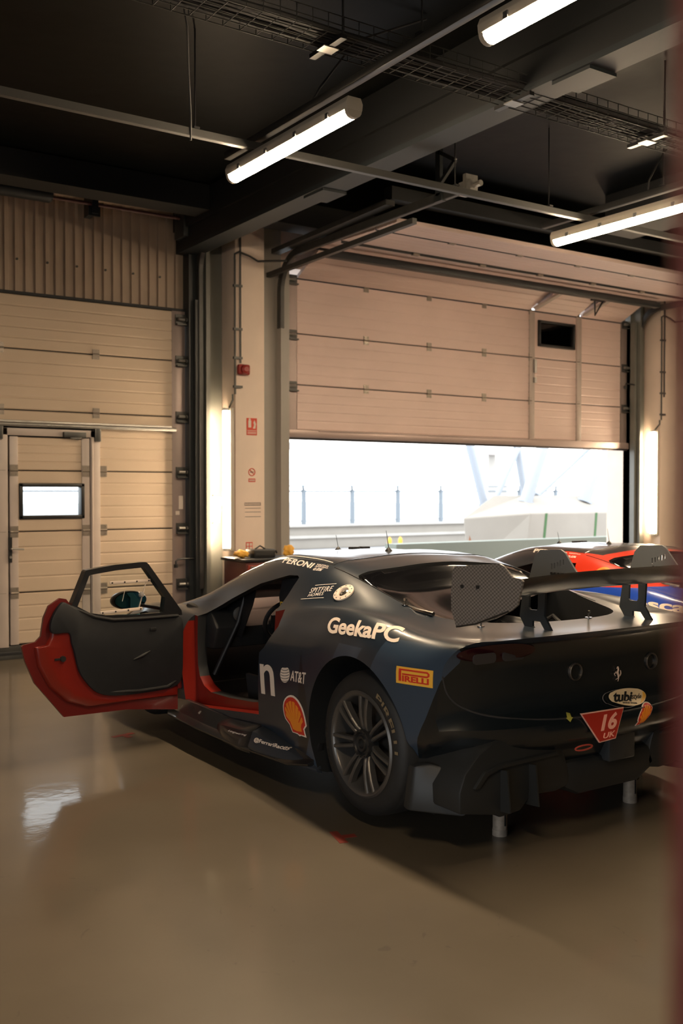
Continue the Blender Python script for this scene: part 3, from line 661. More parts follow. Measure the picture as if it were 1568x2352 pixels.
def loft(stn, nu=6, nv=5, warpf=None):
    """closed solid lofted from half sections"""
    rows = crom([(s[0],)+tuple(c for p in s[1:8] for c in p)+(s[8],) for s in stn], nu)
    rings = []
    for r in rows:
        y = r[0]; P = [(r[1+2*i], r[2+2*i]) for i in range(7)]; iz = r[15]; h = P[6]
        side = crom(P, nv, t0=(P[0][0]*.6, P[0][1]), t1=(h[0]*.4, h[1]+(iz-h[1])*.72))
        top = crom([h, (h[0]*.52, h[1]+(iz-h[1])*.72), (0, iz)], nv, t0=P[5], t1=(-h[0]*.52, h[1]+(iz-h[1])*.72))[1:]
        ncap = 2*nv+2*nv  # samples f..i
        nb = 4*nv
        bot = [(P[0][0]*k/nb, P[0][1]) for k in range(nb)]
        half = bot+side+top
        ring = [(x, y, z) for x, z in half]+[(-x, y, z) for x, z in half[-2:0:-1]]
        rings.append(ring)
    n = len(rings[0]); H = n//2
    b = MB(); vs = [v for r in rings for v in r]; fs = []
    for i in range(len(rings)-1):
        for k in range(n): fs.append((i*n+k, i*n+(k+1) % n, (i+1)*n+(k+1) % n, (i+1)*n+k))
    # caps: Coons patch whose columns run from floor samples to roof samples
    nb = 4*nv; ns = 4*nv
    for ri, flip in ((0, False), (len(rings)-1, True)):
        ring = rings[ri]; base = ri*n
        bl = [(n-k) % n for k in range(nb, 0, -1)]+[0]+list(range(1, nb+1))       # left corner .. right corner
        tp = [(n-(nb+ns)-j) for j in range(0, H-(nb+ns))]+[H]+list(range(H-1, nb+ns-1, -1))
        m = len(bl); assert m == len(tp), (m, len(tp))
        L = [(n-(nb+j)) % n for j in range(ns+1)]; R = [nb+j for j in range(ns+1)]
        idx = {}
        for j in range(ns+1):
            for i in range(m):
                if j == 0: idx[i, j] = base+bl[i]; continue
                if j == ns: idx[i, j] = base+tp[i]; continue
                if i == 0: idx[i, j] = base+L[j]; continue
                if i == m-1: idx[i, j] = base+R[j]; continue
                u = i/(m-1); v = j/ns
                B, T_, Lf, Rt = map(Vector, (ring[bl[i]], ring[tp[i]], ring[L[j]], ring[R[j]]))
                c00, c10, c01, c11 = map(Vector, (ring[bl[0]], ring[bl[-1]], ring[tp[0]], ring[tp[-1]]))
                p = B*(1-v)+T_*v+Lf*(1-u)+Rt*u-(c00*(1-u)*(1-v)+c10*u*(1-v)+c01*(1-u)*v+c11*u*v)
                vs.append(tuple(p)); idx[i, j] = len(vs)-1
        for j in range(ns):
            for i in range(m-1):
                q = (idx[i, j], idx[i+1, j], idx[i+1, j+1], idx[i, j+1]); fs.append(q[::-1] if flip else q)
    if warpf: vs = [warpf(v) for v in vs]
    return b.add(vs, fs)
def smoothpoly(pts, n=4, closed=True):
    if not closed: return crom(pts, n)
    return crom(pts+[pts[0]], n, t0=pts[-1], t1=pts[1])[:-1]
def mesh_of(o):
    dg = bpy.context.evaluated_depsgraph_get(); return bpy.data.meshes.new_from_object(o.evaluated_get(dg))
def boolop(o, cutters, op='DIFFERENCE'):
    for c in cutters:
        c.hide_render = True
        m = o.modifiers.new('b', 'BOOLEAN'); m.object = c; m.operation = op; m.solver = 'EXACT'
    bpy.context.view_layer.update(); me = mesh_of(o); o.modifiers.clear(); old = o.data; o.data = me
    bpy.data.meshes.remove(old)
    for c in cutters: me_ = c.data; bpy.data.objects.remove(c); bpy.data.meshes.remove(me_)
    return o
def yz(poly, x0, x1, name='cut'): return MB().prism([(x0, y, z) for y, z in poly], (x1-x0, 0, 0)).build(name, [mBLACK], smooth=0)
def xy(poly, z0, z1, name='cut'): return MB().prism([(x, y, z0) for x, y in poly], (0, 0, z1-z0)).build(name, [mBLACK], smooth=0)

# ---- paint materials; masks are functions of the car's own coordinates
def paint(name, kind):
    m, n, l, p = newmat(name)
    tc = n.new('ShaderNodeTexCoord'); sp = n.new('ShaderNodeSeparateXYZ'); l.new(tc.outputs['Object'], sp.inputs[0])
    def math_(op, a, b=None, c=None):
        q = n.new('ShaderNodeMath'); q.operation = op
        for i, v in enumerate((a, b, c)):
            if v is None: continue
            if isinstance(v, (int, float)): q.inputs[i].default_value = v
            else: l.new(v, q.inputs[i])
        return q.outputs[0]
    X, Y, Z = sp.outputs
    def band(a, b_, c0):   # 1 where a*Y + b*Z > c0
        return math_('GREATER_THAN', math_('ADD', math_('MULTIPLY', Y, a), math_('MULTIPLY', Z, b_)), c0)
    def mixc(f, ca, cb):
        q = n.new('ShaderNodeMix'); q.data_type = 'RGBA'; l.new(f, q.inputs[0])
        for i, c in ((6, ca), (7, cb)):
            if isinstance(c, tuple): q.inputs[i].default_value = (*c, 1)
            else: l.new(c, q.inputs[i])
        return q.outputs[2]
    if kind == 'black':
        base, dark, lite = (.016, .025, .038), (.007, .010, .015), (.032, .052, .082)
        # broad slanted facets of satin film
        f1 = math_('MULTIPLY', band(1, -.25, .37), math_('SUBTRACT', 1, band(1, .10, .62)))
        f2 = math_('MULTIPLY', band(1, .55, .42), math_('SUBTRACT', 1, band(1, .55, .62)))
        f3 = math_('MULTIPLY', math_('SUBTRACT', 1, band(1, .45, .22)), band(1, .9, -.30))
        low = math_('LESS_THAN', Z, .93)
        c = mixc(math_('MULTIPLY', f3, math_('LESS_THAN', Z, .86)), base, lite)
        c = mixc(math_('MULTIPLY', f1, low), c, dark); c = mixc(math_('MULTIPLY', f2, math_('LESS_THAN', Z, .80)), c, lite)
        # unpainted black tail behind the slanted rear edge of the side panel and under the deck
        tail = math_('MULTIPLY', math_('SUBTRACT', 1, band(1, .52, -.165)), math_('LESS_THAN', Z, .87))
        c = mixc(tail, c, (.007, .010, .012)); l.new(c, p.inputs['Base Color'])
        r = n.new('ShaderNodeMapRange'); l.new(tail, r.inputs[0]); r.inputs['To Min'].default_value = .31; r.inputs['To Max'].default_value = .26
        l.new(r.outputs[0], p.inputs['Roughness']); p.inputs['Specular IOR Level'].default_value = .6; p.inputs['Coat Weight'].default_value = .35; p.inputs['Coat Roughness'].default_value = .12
    else:
        red, blue, blk = (.62, .035, .012), (.012, .06, .42), (.02, .022, .028)
        roof = math_('GREATER_THAN', math_('SUBTRACT', Z, math_('MULTIPLY', math_('ABSOLUTE', X), .35)), .93)
        mid = math_('LESS_THAN', math_('ABSOLUTE', math_('SUBTRACT', math_('ADD', Z, math_('MULTIPLY', Y, .05)), .86)), .075)
        c = mixc(mid, red, blue)
        fr = band(1, .35, 1.42)
        c = mixc(fr, c, blk); c = mixc(math_('MULTIPLY', roof, band(1, 0, .70)), c, blk); l.new(c, p.inputs['Base Color'])
        p.inputs['Roughness'].default_value = .28; p.inputs['Coat Weight'].default_value = .4
    return m
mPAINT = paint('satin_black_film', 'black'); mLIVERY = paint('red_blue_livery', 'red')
mINT = M('interior_black', (.011, .012, .013), .55)
mJAMB = M('red_jamb', (.20, .012, .006), .32, coat=.3)
mJAMBD = M('door_inner_red', (.13, .010, .008), .35, coat=.3)
mCARD = M('door_trim', (.012, .013, .015), .55, noise=.2, nscale=20)
mCARB0 = M('carbon_black', (.014, .014, .015), .28, coat=.5)
mLETTER = M('white_lettering', (.80, .72, .66), .5)
mTYRE = M('tyre_rubber', (.014, .014, .014), .62, noise=.2, nscale=30)
mTREAD = M('tyre_tread', (.017, .017, .016), .8, bump=.2, bscale=90)
mRIM = M('rim_grey', (.115, .108, .10), .34, metal=.55)
mRIMD = M('rim_dark', (.03, .03, .03), .4, metal=.4)
mTEAL = M('rear_light_lens', (.030, .004, .006), .25)
mCHROME = M('chrome', (.62, .58, .54), .22, metal=1)
mALU = M('brushed_steel', (.36, .30, .24), .6, metal=.25, noise=.25, nscale=40)
mWINB = M('cover_glass_black', (.004, .004, .005), .12, coat=1)
mREDB = M('plate_red', (.40, .026, .014), .45)
mCREAM = M('sticker_cream', (.85, .66, .40), .5); mYELL = M('sticker_yellow', (.86, .46, .05), .5)
mORNG = M('sticker_orange', (.88, .27, .02), .5); mSRED = M('sticker_red', (.62, .035, .015), .5); mSBLK = M('sticker_black', (.015, .015, .015), .5)
mSWHT = M('sticker_white', (.86, .72, .60), .5); mTYLET = M('tyre_lettering', (.20, .15, .085), .6)
mWSCR = glass('windscreen_glass', (.97, .86, .85), ior=1.12)
def carbon():
    m, n, l, p = newmat('carbon_weave')
    tc = n.new('ShaderNodeTexCoord'); mp = n.new('ShaderNodeMapping'); mp.inputs['Scale'].default_value = (100, 88, 125); l.new(tc.outputs['Object'], mp.inputs[0])
    ck = n.new('ShaderNodeSeparateXYZ'); l.new(mp.outputs[0], ck.inputs[0])
    def M2(op, a, b=None):
        q = n.new('ShaderNodeMath'); q.operation = op
        for i, v in enumerate((a, b)):
            if v is None: continue
            if isinstance(v, (int, float)): q.inputs[i].default_value = v
            else: l.new(v, q.inputs[i])
        return q.outputs[0]
    # 2x2 twill: diagonal steps of floating tows
    u = M2('FLOOR', ck.outputs[1]); v = M2('FLOOR', ck.outputs[2]); s = M2('MODULO', M2('ADD', M2('ADD', u, v), 4000), 2)
    f = M2('LESS_THAN', s, 1)
    mx = n.new('ShaderNodeMix'); mx.data_type = 'RGBA'; l.new(f, mx.inputs[0]); mx.inputs[6].default_value = (.13, .12, .112, 1); mx.inputs[7].default_value = (.27, .25, .235, 1)
    l.new(mx.outputs[2], p.inputs['Base Color']); p.inputs['Roughness'].default_value = .34; p.inputs['Metallic'].default_value = .3; p.inputs['Coat Weight'].default_value = .5
    return m
mCARBON = carbon()

# ---- bodyshell
OPEN_OUT = [(1.05,.285), (1.05,.635), (1.0,.668), (.89,.795), (.90,.85), (.937,.90), (.965,.988), (.995,1.058), (1.02,1.074), (1.15,1.074), (1.47,1.00), (1.80,.88), (2.07,.745), (2.075,.70), (2.06,.40), (2.03,.165), (1.6,.215)]
OPEN_IN = [(1.06,.34), (1.06,.63), (1.04,.77), (1.02,.95), (1.02,1.045), (1.05,1.055), (1.15,1.05), (1.45,.98), (1.76,.862), (1.96,.775), (2.03,.735), (2.035,.60), (2.03,.42), (2.0,.345), (1.94,.295), (1.84,.268), (1.6,.275), (1.3,.30)]
WIN_SIDE = [(.98,.885), (.80,1.02), (.82,1.055), (1.15,1.06), (1.45,.985), (1.78,.865), (1.95,.80), (1.70,.80), (1.3,.835)]
WSC = [(.50,1.76), (.55,1.95), (.62,2.25), (.655,2.55), (.45,2.72), (0,2.80)]
WSC = WSC+[(-x, y) for x, y in WSC[-2::-1]]
WSC += [(-.3,1.70), (0,1.68), (.3,1.70)]
REC = [(.575,.60), (.59,.42), (.595,.15), (.56,-.08), (.46,-.27), (.27,-.40), (0,-.44)]
REC = REC+[(-x, y) for x, y in REC[-2::-1]]+[(-.30,.585), (0,.58), (.30,.585)]
def inner_stn():
    out = []
    for y in (.80, .95, 1.1, 1.5, 1.9, 2.2, 2.48):
        for a, b_ in zip(STN, STN[1:]):
            if a[0] <= y <= b_[0]:
                t = (y-a[0])/(b_[0]-a[0]); lp = lambda p, q: tuple(p[i]+(q[i]-p[i])*t for i in range(2))
                P = [lp(a[i], b_[i]) for i in range(1, 8)]; iz = a[8]+(b_[8]-a[8])*t; break
        h = P[6]
        out.append((y, (.74, .20), (.77, .30), (.78, .46), (.78, .60), (min(.78, P[4][0]-.08), P[4][1]-.03), (P[5][0]-.05, P[5][1]-.01), (h[0]-.035, h[1]-.035), iz-.035))
    return out
def make_shell(open_left):
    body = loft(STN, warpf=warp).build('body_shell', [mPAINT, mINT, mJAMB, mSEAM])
    me = body.data; bvh = BVHTree.FromPolygons([v.co for v in me.vertices], [tuple(p.vertices) for p in me.polygons])
    cut = [loft(inner_stn(), nu=3, nv=3).build('cut', mBLACK)]
    for yc, zc, r in ((.06, .345, .405), (2.62, .335, .375)):
        for s in (-1, 1):
            cut.append(MB().tube([(s*.60, yc, zc), (s*1.3, yc, zc)], r, 64).build('cut', mBLACK))
    cut.append(xy(WSC, .70, 1.4)); cut.append(yz(WIN_SIDE, .45, 1.2)); cut.append(xy(smoothpoly(REC, 3), .60, 1.4))
    if open_left:
        cut.append(yz(OPEN_OUT, -1.2, -.845)); cut.append(yz(OPEN_IN, -1.0, -.40))
    else: cut.append(yz(WIN_SIDE, -1.2, -.45))
    boolop(body, cut)
    me = body.data
    while len(me.materials) < 4: me.materials.append(mSEAM)
    for i, m in enumerate((mPAINT, mINT, mJAMB, mSEAM)): me.materials[i] = m
    for p in me.polygons:
        loc, nor, idx, d = bvh.find_nearest(p.center)
        mi = 0 if d < .0015 else 1
        c = p.center
        if mi == 1 and open_left and c.x < -.80 and 1.04 < c.y < 2.07 and c.z < 1.2:
            mi = 2
            if c.z > .74: mi = 1
        elif mi == 1 and open_left and c.x < -.60 and c.y < 1.0 and .74 < c.z < .93: mi = 2
        p.material_index = mi
    me.polygons.foreach_set('use_smooth', [True]*len(me.polygons)); me.set_sharp_from_angle(angle=math.radians(35))
    return body, bvh
def panel_from(bvh_mesh_stn, cutter, name, mat, keep, thick=.004):
    """outer skin of the body inside a cutter, as a thin solid (window glass)"""
    o = loft(STN, warpf=warp).build(name, mat); boolop(o, [cutter], 'INTERSECT')
    bvh = bvh_mesh_stn; bm = bmesh.new(); bm.from_mesh(o.data)
    kill = [f for f in bm.faces if bvh.find_nearest(f.calc_center_median())[3] > .001 or not keep(f)]
    bmesh.ops.delete(bm, geom=kill, context='FACES')
    bm.normal_update()
    geo = bmesh.ops.extrude_face_region(bm, geom=list(bm.faces)); vs = [g for g in geo['geom'] if isinstance(g, bmesh.types.BMVert)]
    for v in vs: v.co -= v.normal*thick if v.normal.length > .5 else Vector((0, 0, 0))
    bmesh.ops.recalc_face_normals(bm, faces=bm.faces)
    bm.to_mesh(o.data); bm.free(); me = o.data; me.materials.clear(); me.materials.append(mat)
    me.polygons.foreach_set('material_index', [0]*len(me.polygons)); me.polygons.foreach_set('use_smooth', [True]*len(me.polygons)); me.set_sharp_from_angle(angle=math.radians(40)); return o

# ---- stickers and lettering laid on a surface
def polys_from_text(txt, bold=0.0, shear=0.0, space=1.0):
    cu = bpy.data.curves.new('t', 'FONT'); cu.body = txt; cu.size = 1; cu.offset = bold; cu.shear = shear; cu.space_character = space
    cu.resolution_u = 4
    o = bpy.data.objects.new('t', cu); COL.objects.link(o); bpy.context.view_layer.update()
    me = mesh_of(o); bm = bmesh.new(); bm.from_mesh(me); bpy.data.objects.remove(o); bpy.data.curves.remove(cu); bpy.data.meshes.remove(me)
    return bm
def bm_norm(bm):
    xs = [v.co.x for v in bm.verts]; ys = [v.co.y for v in bm.verts]; x0, x1, y0, y1 = min(xs), max(xs), min(ys), max(ys)
    for v in bm.verts: v.co = Vector(((v.co.x-x0)/(x1-x0), (v.co.y-y0)/(y1-y0), 0))
def bm_polys(polys):
    bm = bmesh.new()
    for p in polys: bm.faces.new([bm.verts.new((x, y, 0)) for x, y in p])
    bmesh.ops.triangulate(bm, faces=bm.faces); return bm
def lay(bm, quad, name, mat, parent, surf=None, d=None, off=.0025, cuts=(10, 6), thick=.0012, fixcurve=None):
    """map unit-square geometry to a 3D quad (bl, br, tr, tl), optionally pressed onto a surface along d"""
    for ax, n in ((0, cuts[0]), (1, cuts[1])):
        for k in range(1, n):
            co = [0, 0, 0]; co[ax] = k/n; no = [0, 0, 0]; no[ax] = 1
            bmesh.ops.bisect_plane(bm, geom=list(bm.verts)+list(bm.edges)+list(bm.faces), plane_co=co, plane_no=no)
    bl, br, tr, tl = map(Vector, quad)
    nq = (br-bl).cross(tl-bl).normalized()
    for v in bm.verts:
        u, w = v.co.x, v.co.y
        if fixcurve: p = fixcurve(u, w); nn = nq
        else: p = bl*(1-u)*(1-w)+br*u*(1-w)+tr*u*w+tl*(1-u)*w; nn = nq
        if surf:
            dd = Vector(d).normalized(); hit = surf.ray_cast(p-dd*.5, dd, 1.2)
            if hit[0] is not None: p = hit[0]; nn = hit[1] if hit[1].dot(dd) < 0 else -hit[1]
        v.co = p+nn*off
    geo = bmesh.ops.extrude_face_region(bm, geom=list(bm.faces)); dv = Vector(d).normalized() if d else -nq
    for g in geo['geom']:
        if isinstance(g, bmesh.types.BMVert): g.co += dv*thick
    bmesh.ops.recalc_face_normals(bm, faces=bm.faces)
    me = bpy.data.meshes.new(name); bm.to_mesh(me); bm.free(); me.materials.append(mat)
    me.polygons.foreach_set('use_smooth', [True]*len(me.polygons)); me.set_sharp_from_angle(angle=math.radians(50))
    o = bpy.data.objects.new(name, me); COL.objects.link(o); o.parent = parent; return o
def text(txt, quad, name, mat, parent, surf=None, d=None, bold=0.0, shear=0.0, space=1.0, **k):
    bm = polys_from_text(txt, bold, shear, space); bm_norm(bm); return lay(bm, quad, name, mat, parent, surf, d, **k)
def shape(polys, quad, name, mat, parent, surf=None, d=None, **k): return lay(bm_polys(polys), quad, name, mat, parent, surf, d, **k)
def ell(cx, cy, rx, ry, n=28, a0=0, a1=360): return [(cx+rx*math.cos(math.radians(a0+(a1-a0)*k/n)), cy+ry*math.sin(math.radians(a0+(a1-a0)*k/n))) for k in range(n+(0 if a1-a0 == 360 else 1))]
def ringpoly(cx, cy, rx, ry, w, n=32):
    out = []
    for k in range(n):
        a, b_ = 2*PI*k/n, 2*PI*(k+1)/n
        out.append([(cx+rx*math.cos(a), cy+ry*math.sin(a)), (cx+rx*math.cos(b_), cy+ry*math.sin(b_)), (cx+(rx-w)*math.cos(b_), cy+(ry-w)*math.sin(b_)), (cx+(rx-w)*math.cos(a), cy+(ry-w)*math.sin(a))])
    return out

# ---- wheel
def make_wheel(parent, s, yc, zc, R, rr, width, xo):
    """s=-1 left, +1 right; the outer face sits at |x|=xo"""
    w = bpy.data.objects.new('wheel', None); COL.objects.link(w); w.parent = parent; w.location = (s*xo, yc, zc)
    if s > 0: w.rotation_euler = (0, 0, PI)
    # local: outer face towards -x
    W = width; prof = [(rr-.005, .02), (rr+.004, .004), (rr+.02, -.002), (rr+.035, .0), (R-.045, .004), (R-.018, .016), (R-.004, .040), (R, .07), (R+.001, W/2), (R, W-.07), (R-.006, W-.03), (R-.03, W-.008), (rr+.02, W), (rr, W-.02)]
    b = MB(); k = len(prof)
    b.lathe(prof, (0, 0, 0), (1, 0, 0), 72)
    for i, f in enumerate(b.f):
        b.m[i] = 1 if 6 <= (i % (k-1)) <= 9 else 0
    tyre = b.build('tyre', [mTYRE, mTREAD], w, smooth=40)
    b = MB(); b.lathe([(rr+.004, .003), (rr-.006, -.004), (rr-.018, .0), (rr-.026, .012), (rr-.03, .04), (rr-.045, .10), (rr-.05, W-.05), (rr, W-.01)], (0, 0, 0), (1, 0, 0), 72)
    b.build('rim', mRIM, w, smooth=40)
    b = MB(); b.lathe([(.02, .095), (.19, .095), (.19, .125), (.02, .125)], (0, 0, 0), (1, 0, 0), 40); b.box(.08, .14, -.06, .08, .10, .21); b.build('brake_disc', M('brake_iron', (.05, .045, .04), .45, metal=.6), w, smooth=40)
    for q in range(7):
        a = PI/2+.10+2*PI*q/7
        b = MB()
        for t in (-1, 1):
            pts = []
            for rad, dx, sep in ((.050, .035, .013), (.085, .020, .014), (.13, .010, .019), (.18, .006, .023), (rr-.020, .006, .027)):
                c, s_ = math.cos(a), math.sin(a); off = sep*t
                pts.append(Vector((dx, c*rad-s_*off, s_*rad+c*off)))
            wds = (.011, .010, .009, .009, .011)
            for i in range(len(pts)-1):
                p, r2 = pts[i], pts[i+1]; dd = (r2-p).normalized(); nn = dd.cross(Vector((1, 0, 0))).normalized()
                w0, w1 = wds[i], wds[i+1]
                A = [p+nn*w0, p-nn*w0, r2-nn*w1, r2+nn*w1]
                F_ = [v+Vector((0, 0, 0)) for v in A]; B_ = [v+Vector((.030, 0, 0)) for v in A]
                in_ = [A[0].lerp(A[1], .22), A[0].lerp(A[1], .78), A[3].lerp(A[2], .78), A[3].lerp(A[2], .22)]
                F2 = [v+Vector((-.006, 0, 0)) for v in in_]
                b.add(F_+B_+F2, [(0,1,9,8), (1,2,10,9), (2,3,11,10), (3,0,8,11), (8,9,10,11), (0,4,5,1), (1,5,6,2), (2,6,7,3), (3,7,4,0), (4,7,6,5)])
        b.build('spoke', mRIM, w, smooth=20)
    b = MB(); b.lathe([(.0, .02), (.022, .02), (.024, .008), (.036, .004), (.040, .014), (.050, .018), (.056, .006), (.066, .006), (.070, .03), (.072, .06), (0, .06)], (0, 0, 0), (1, 0, 0), 40)
    for q in range(12):
        a = 2*PI*q/12; b.tube([(.006, .061*math.cos(a), .061*math.sin(a)), (.001, .061*math.cos(a), .061*math.sin(a))], .003, 6)
    b.build('wheel_nut', mRIMD, w, smooth=30)
    # lettering round the sidewall
    if s < 0:
        for txt, a0, a1, r0, r1 in (('PIRELLI', 62, 2, rr+.018, rr+.052), ('P ZERO', 214, 172, rr+.020, rr+.046)):
            def fc(u, v, a0=a0, a1=a1, r0=r0, r1=r1):
                a = math.radians(a0+(a1-a0)*u); r = r0+(r1-r0)*v; return Vector((-.0005, -r*math.cos(a), r*math.sin(a)))
            bm = polys_from_text(txt, .02); bm_norm(bm)
            lay(bm, ((0,0,0), (0,-1,0), (0,-1,1), (0,0,1)), 'tyre_lettering', mTYLET if txt[0:2] == 'PI' else mRIMD, w, cuts=(24, 3), fixcurve=fc, d=(1, 0, 0), off=.0005)
    return w

# ---- a complete car
def rounded_plate(poly, x, t, name, mat, parent, bev=.004, holes=()):
    """flat plate in the (y,z) plane with real holes"""
    o = yz(poly, x-t/2, x+t/2, name); 
    if holes: boolop(o, [yz(h, x-t, x+t) for h in holes])
    me = o.data; me.materials.clear(); me.materials.append(mat); me.polygons.foreach_set('material_index', [0]*len(me.polygons)); o.parent = parent
    return o
def rr_rect(cx, cz, w, h, r, n=3):
    out = []
    for sx, sz, a in ((1, 1, 0), (-1, 1, 90), (-1, -1, 180), (1, -1, 270)):
        for k in range(n+1):
            t = math.radians(a+90*k/n); out.append((cx+sx*(w/2-r)+r*math.cos(t), cz+sz*(h/2-r)+r*math.sin(t)))
    return out
def make_car(label, loc, near):
    car = thing('race_car', label, 'race car', loc)
    body, bvh = make_shell(near); body.parent = car
    if not near:
        body.data.materials[0] = mLIVERY; body.data.materials[2] = mINT
    ws = panel_from(bvh, xy(WSC, .70, 1.4), 'windscreen', mWSCR, lambda f: f.normal.z > .1); ws.parent = car
    sw = panel_from(bvh, yz(WIN_SIDE, .45, 1.2), 'side_window', mWSCR, lambda f: f.normal.x > .1); sw.parent = car
    if not near: sw2 = panel_from(bvh, yz(WIN_SIDE, -1.2, -.45), 'side_window', mWSCR, lambda f: f.normal.x < -.1); sw2.parent = car
    # wheels
    for s in (-1, 1):
        make_wheel(car, s, 0.0, .342, .342, .248, .31, .985); make_wheel(car, s, 2.60, .335, .335, .243, .28, .965)
    # floor tray and wheel arch linings
    b = MB(); b.box(-.86, .86, -.40, 3.3, .085, .115); b.build('floor_tray', mBLACK, car, bevel=.01)
    # side skirts
    for s in (-1, 1):
        sk = [(s*.90, .085), (s*1.03, .092), (s*1.035, .105), (s*.985, .125), (s*.93, .20), (s*.90, .20)]
        b = MB(); A = []
        for y, dz, k in ((.44, .045, .97), (.60, .02, 1), (1.2, -.004, 1), (1.7, -.002, 1), (2.12, .0, .985), (2.2, .0, .95)):
            A.append([(x*k if abs(x) > .95 else x, y, z+dz) for x, z in sk])
        n = len(sk); b.add([v for r in A for v in r], [(i*n+k, i*n+(k+1) % n, (i+1)*n+(k+1) % n, (i+1)*n+k) for i in range(len(A)-1) for k in range(n)]+[tuple(range(n)), tuple((len(A)-1)*n+k for k in range(n))])
        skirt = b.build('side_skirt', mCARB0, car, bevel=.004)
        # teardrop fairing standing on the skirt
        A = []
        for y, w, h in ((.40, .015, .02), (.55, .04, .05), (.72, .065, .08), (.92, .080, .105), (1.00, .080, .11), (1.02, .06, .10)):
            A.append([(s*.935, y, .10), (s*(.955+w), y, .112), (s*(.962+w), y, .13), (s*(.955+w*.7), y, .115+h*.85), (s*.945, y, .12+h)])
        n = 5; b = MB(); b.add([v for r in A for v in r], [(i*n+k, i*n+(k+1) % n, (i+1)*n+(k+1) % n, (i+1)*n+k) for i in range(len(A)-1) for k in range(n)]+[tuple(range(n)), tuple((len(A)-1)*n+k for k in range(n))])
        b.build('skirt_fairing', M('fairing_grey', (.030, .036, .045), .35), skirt, bevel=.004)
        A = []
        for y, w, h in ((1.02, .07, .15), (1.15, .085, .135), (1.35, .07, .115), (1.50, .03, .09)):
            A.append([(s*.92, y, .085), (s*(.945+w), y, .078), (s*(.955+w), y, .10), (s*(.95+w*.8), y, .08+h*.8), (s*.93, y, .09+h)])
        n = 5; b = MB(); b.add([v for r in A for v in r], [(i*n+k, i*n+(k+1) % n, (i+1)*n+(k+1) % n, (i+1)*n+k) for i in range(len(A)-1) for k in range(n)]+[tuple(range(n)), tuple((len(A)-1)*n+k for k in range(n))])
        b.build('skirt_deflector', mCARB0, skirt, bevel=.004)
    # rear wing
    wing = bpy.data.objects.new('rear_wing', None); COL.objects.link(wing); wing.parent = car
    b = MB(); secs = []
    N = 14
    for k in range(-10, 11):
        x = .855*k/10; q = abs(k)/10; dr = .055*q**3; ch = .33
        ang = math.radians(13+7*q**3); le = Vector((x, -.585, 1.125-dr*1.1)); ring = []
        def cam_(t, up): th = .038*(1.48*math.sqrt(max(t, 0))-.63*t-1.76*t*t+1.42*t**3-.51*t**4)*1.8; return -.06*4*t*(1-t)*.55+(th*.45 if up else -th*.75)
        for j in range(N+1): t = (1-math.cos(PI*j/N))/2; ring.append((t, cam_(t, True)))
        for j in range(N-1, 0, -1): t = (1-math.cos(PI*j/N))/2; ring.append((t, cam_(t, False)))
        secs.append([(x, le.y-(t*ch*math.cos(ang)-h*math.sin(ang)), le.z+t*ch*math.sin(ang)+h*math.cos(ang)) for t, h in ring])
    n = len(secs[0]); b.add([v for r in secs for v in r], [(i*n+k, i*n+(k+1) % n, (i+1)*n+(k+1) % n, (i+1)*n+k) for i in range(20) for k in range(n)]+[tuple(range(n)), tuple(20*n+k for k in range(n))])
    b.build('wing_blade', mCARB0, wing, smooth=40)
    EP = [(-.534,1.195),(-.55,1.214),(-.83,1.240),(-.852,1.233),(-.905,1.190),(-.955,1.186),(-.965,1.178),(-.935,1.080),(-.90,1.055),(-.80,1.010),(-.68,.975),(-.573,.950),(-.556,.955),(-.525,1.02),(-.522,1.10)]
    for s in (-1, 1):
        o = rounded_plate(EP, s*.862, .009, 'end_plate', mCARBON, wing)
        o['label'] = 'woven carbon end plate'
        b = MB()
        for y, z in ((-.60, 1.13), (-.70, 1.135)): b.tube([(s*.866, y, z), (s*.874, y, z)], .008, 12)
        b.tube([(s*.866, -.56, .952), (s*.880, -.70, .98), (s*.885, -.90, 1.052)], .004, 6)
        b.build('bolt', mRIMD, o)
    SUP = [(-.44,1.10),(-.585,1.125),(-.575,.965),(-.632,.885),(-.64,.86),(-.475,.85),(-.475,.868),(-.415,.95)]
    H1 = [(-.478,1.08),(-.535,1.09),(-.535,1.00),(-.528,.988),(-.485,.985),(-.475,.995)]; H2 = [(-.50,.935),(-.55,.935),(-.578,.90),(-.575,.885),(-.532,.882),(-.50,.91)]
    TAB = [(-.475,1.13),(-.51,1.235),(-.545,1.267),(-.675,1.275),(-.700,1.262),(-.76,1.19),(-.80,1.15)]
    for s in (-1, 1):
        o = rounded_plate(SUP, s*.348, .012, 'wing_support', M('support_grey', (.075, .085, .095), .38, metal=.4), wing, holes=(H1, H2))
        hs = [rr_rect(-.62-.018*k, 1.195+.0*(k % 2)+.006*k, .009, .030-.004*(k % 3), .004) for k in range(5)]
        o2 = rounded_plate(TAB, s*.348, .010, 'adjuster_tab', M('tab_grey', (.19, .20, .205), .42, metal=.3), wing, holes=hs)
        b = MB()
        for k in range(4): b.tube([(s*.352, -.628-.022*k, 1.165), (s*.352-.012, -.628-.022*k, 1.165)], .007, 8)
        b.build('pin', mRIMD, o2)
    # tail: light units, exhaust tips, diffuser, sill lines
    rear = lambda x, z, dy=0: warp((x, -.62, z))[1]-dy
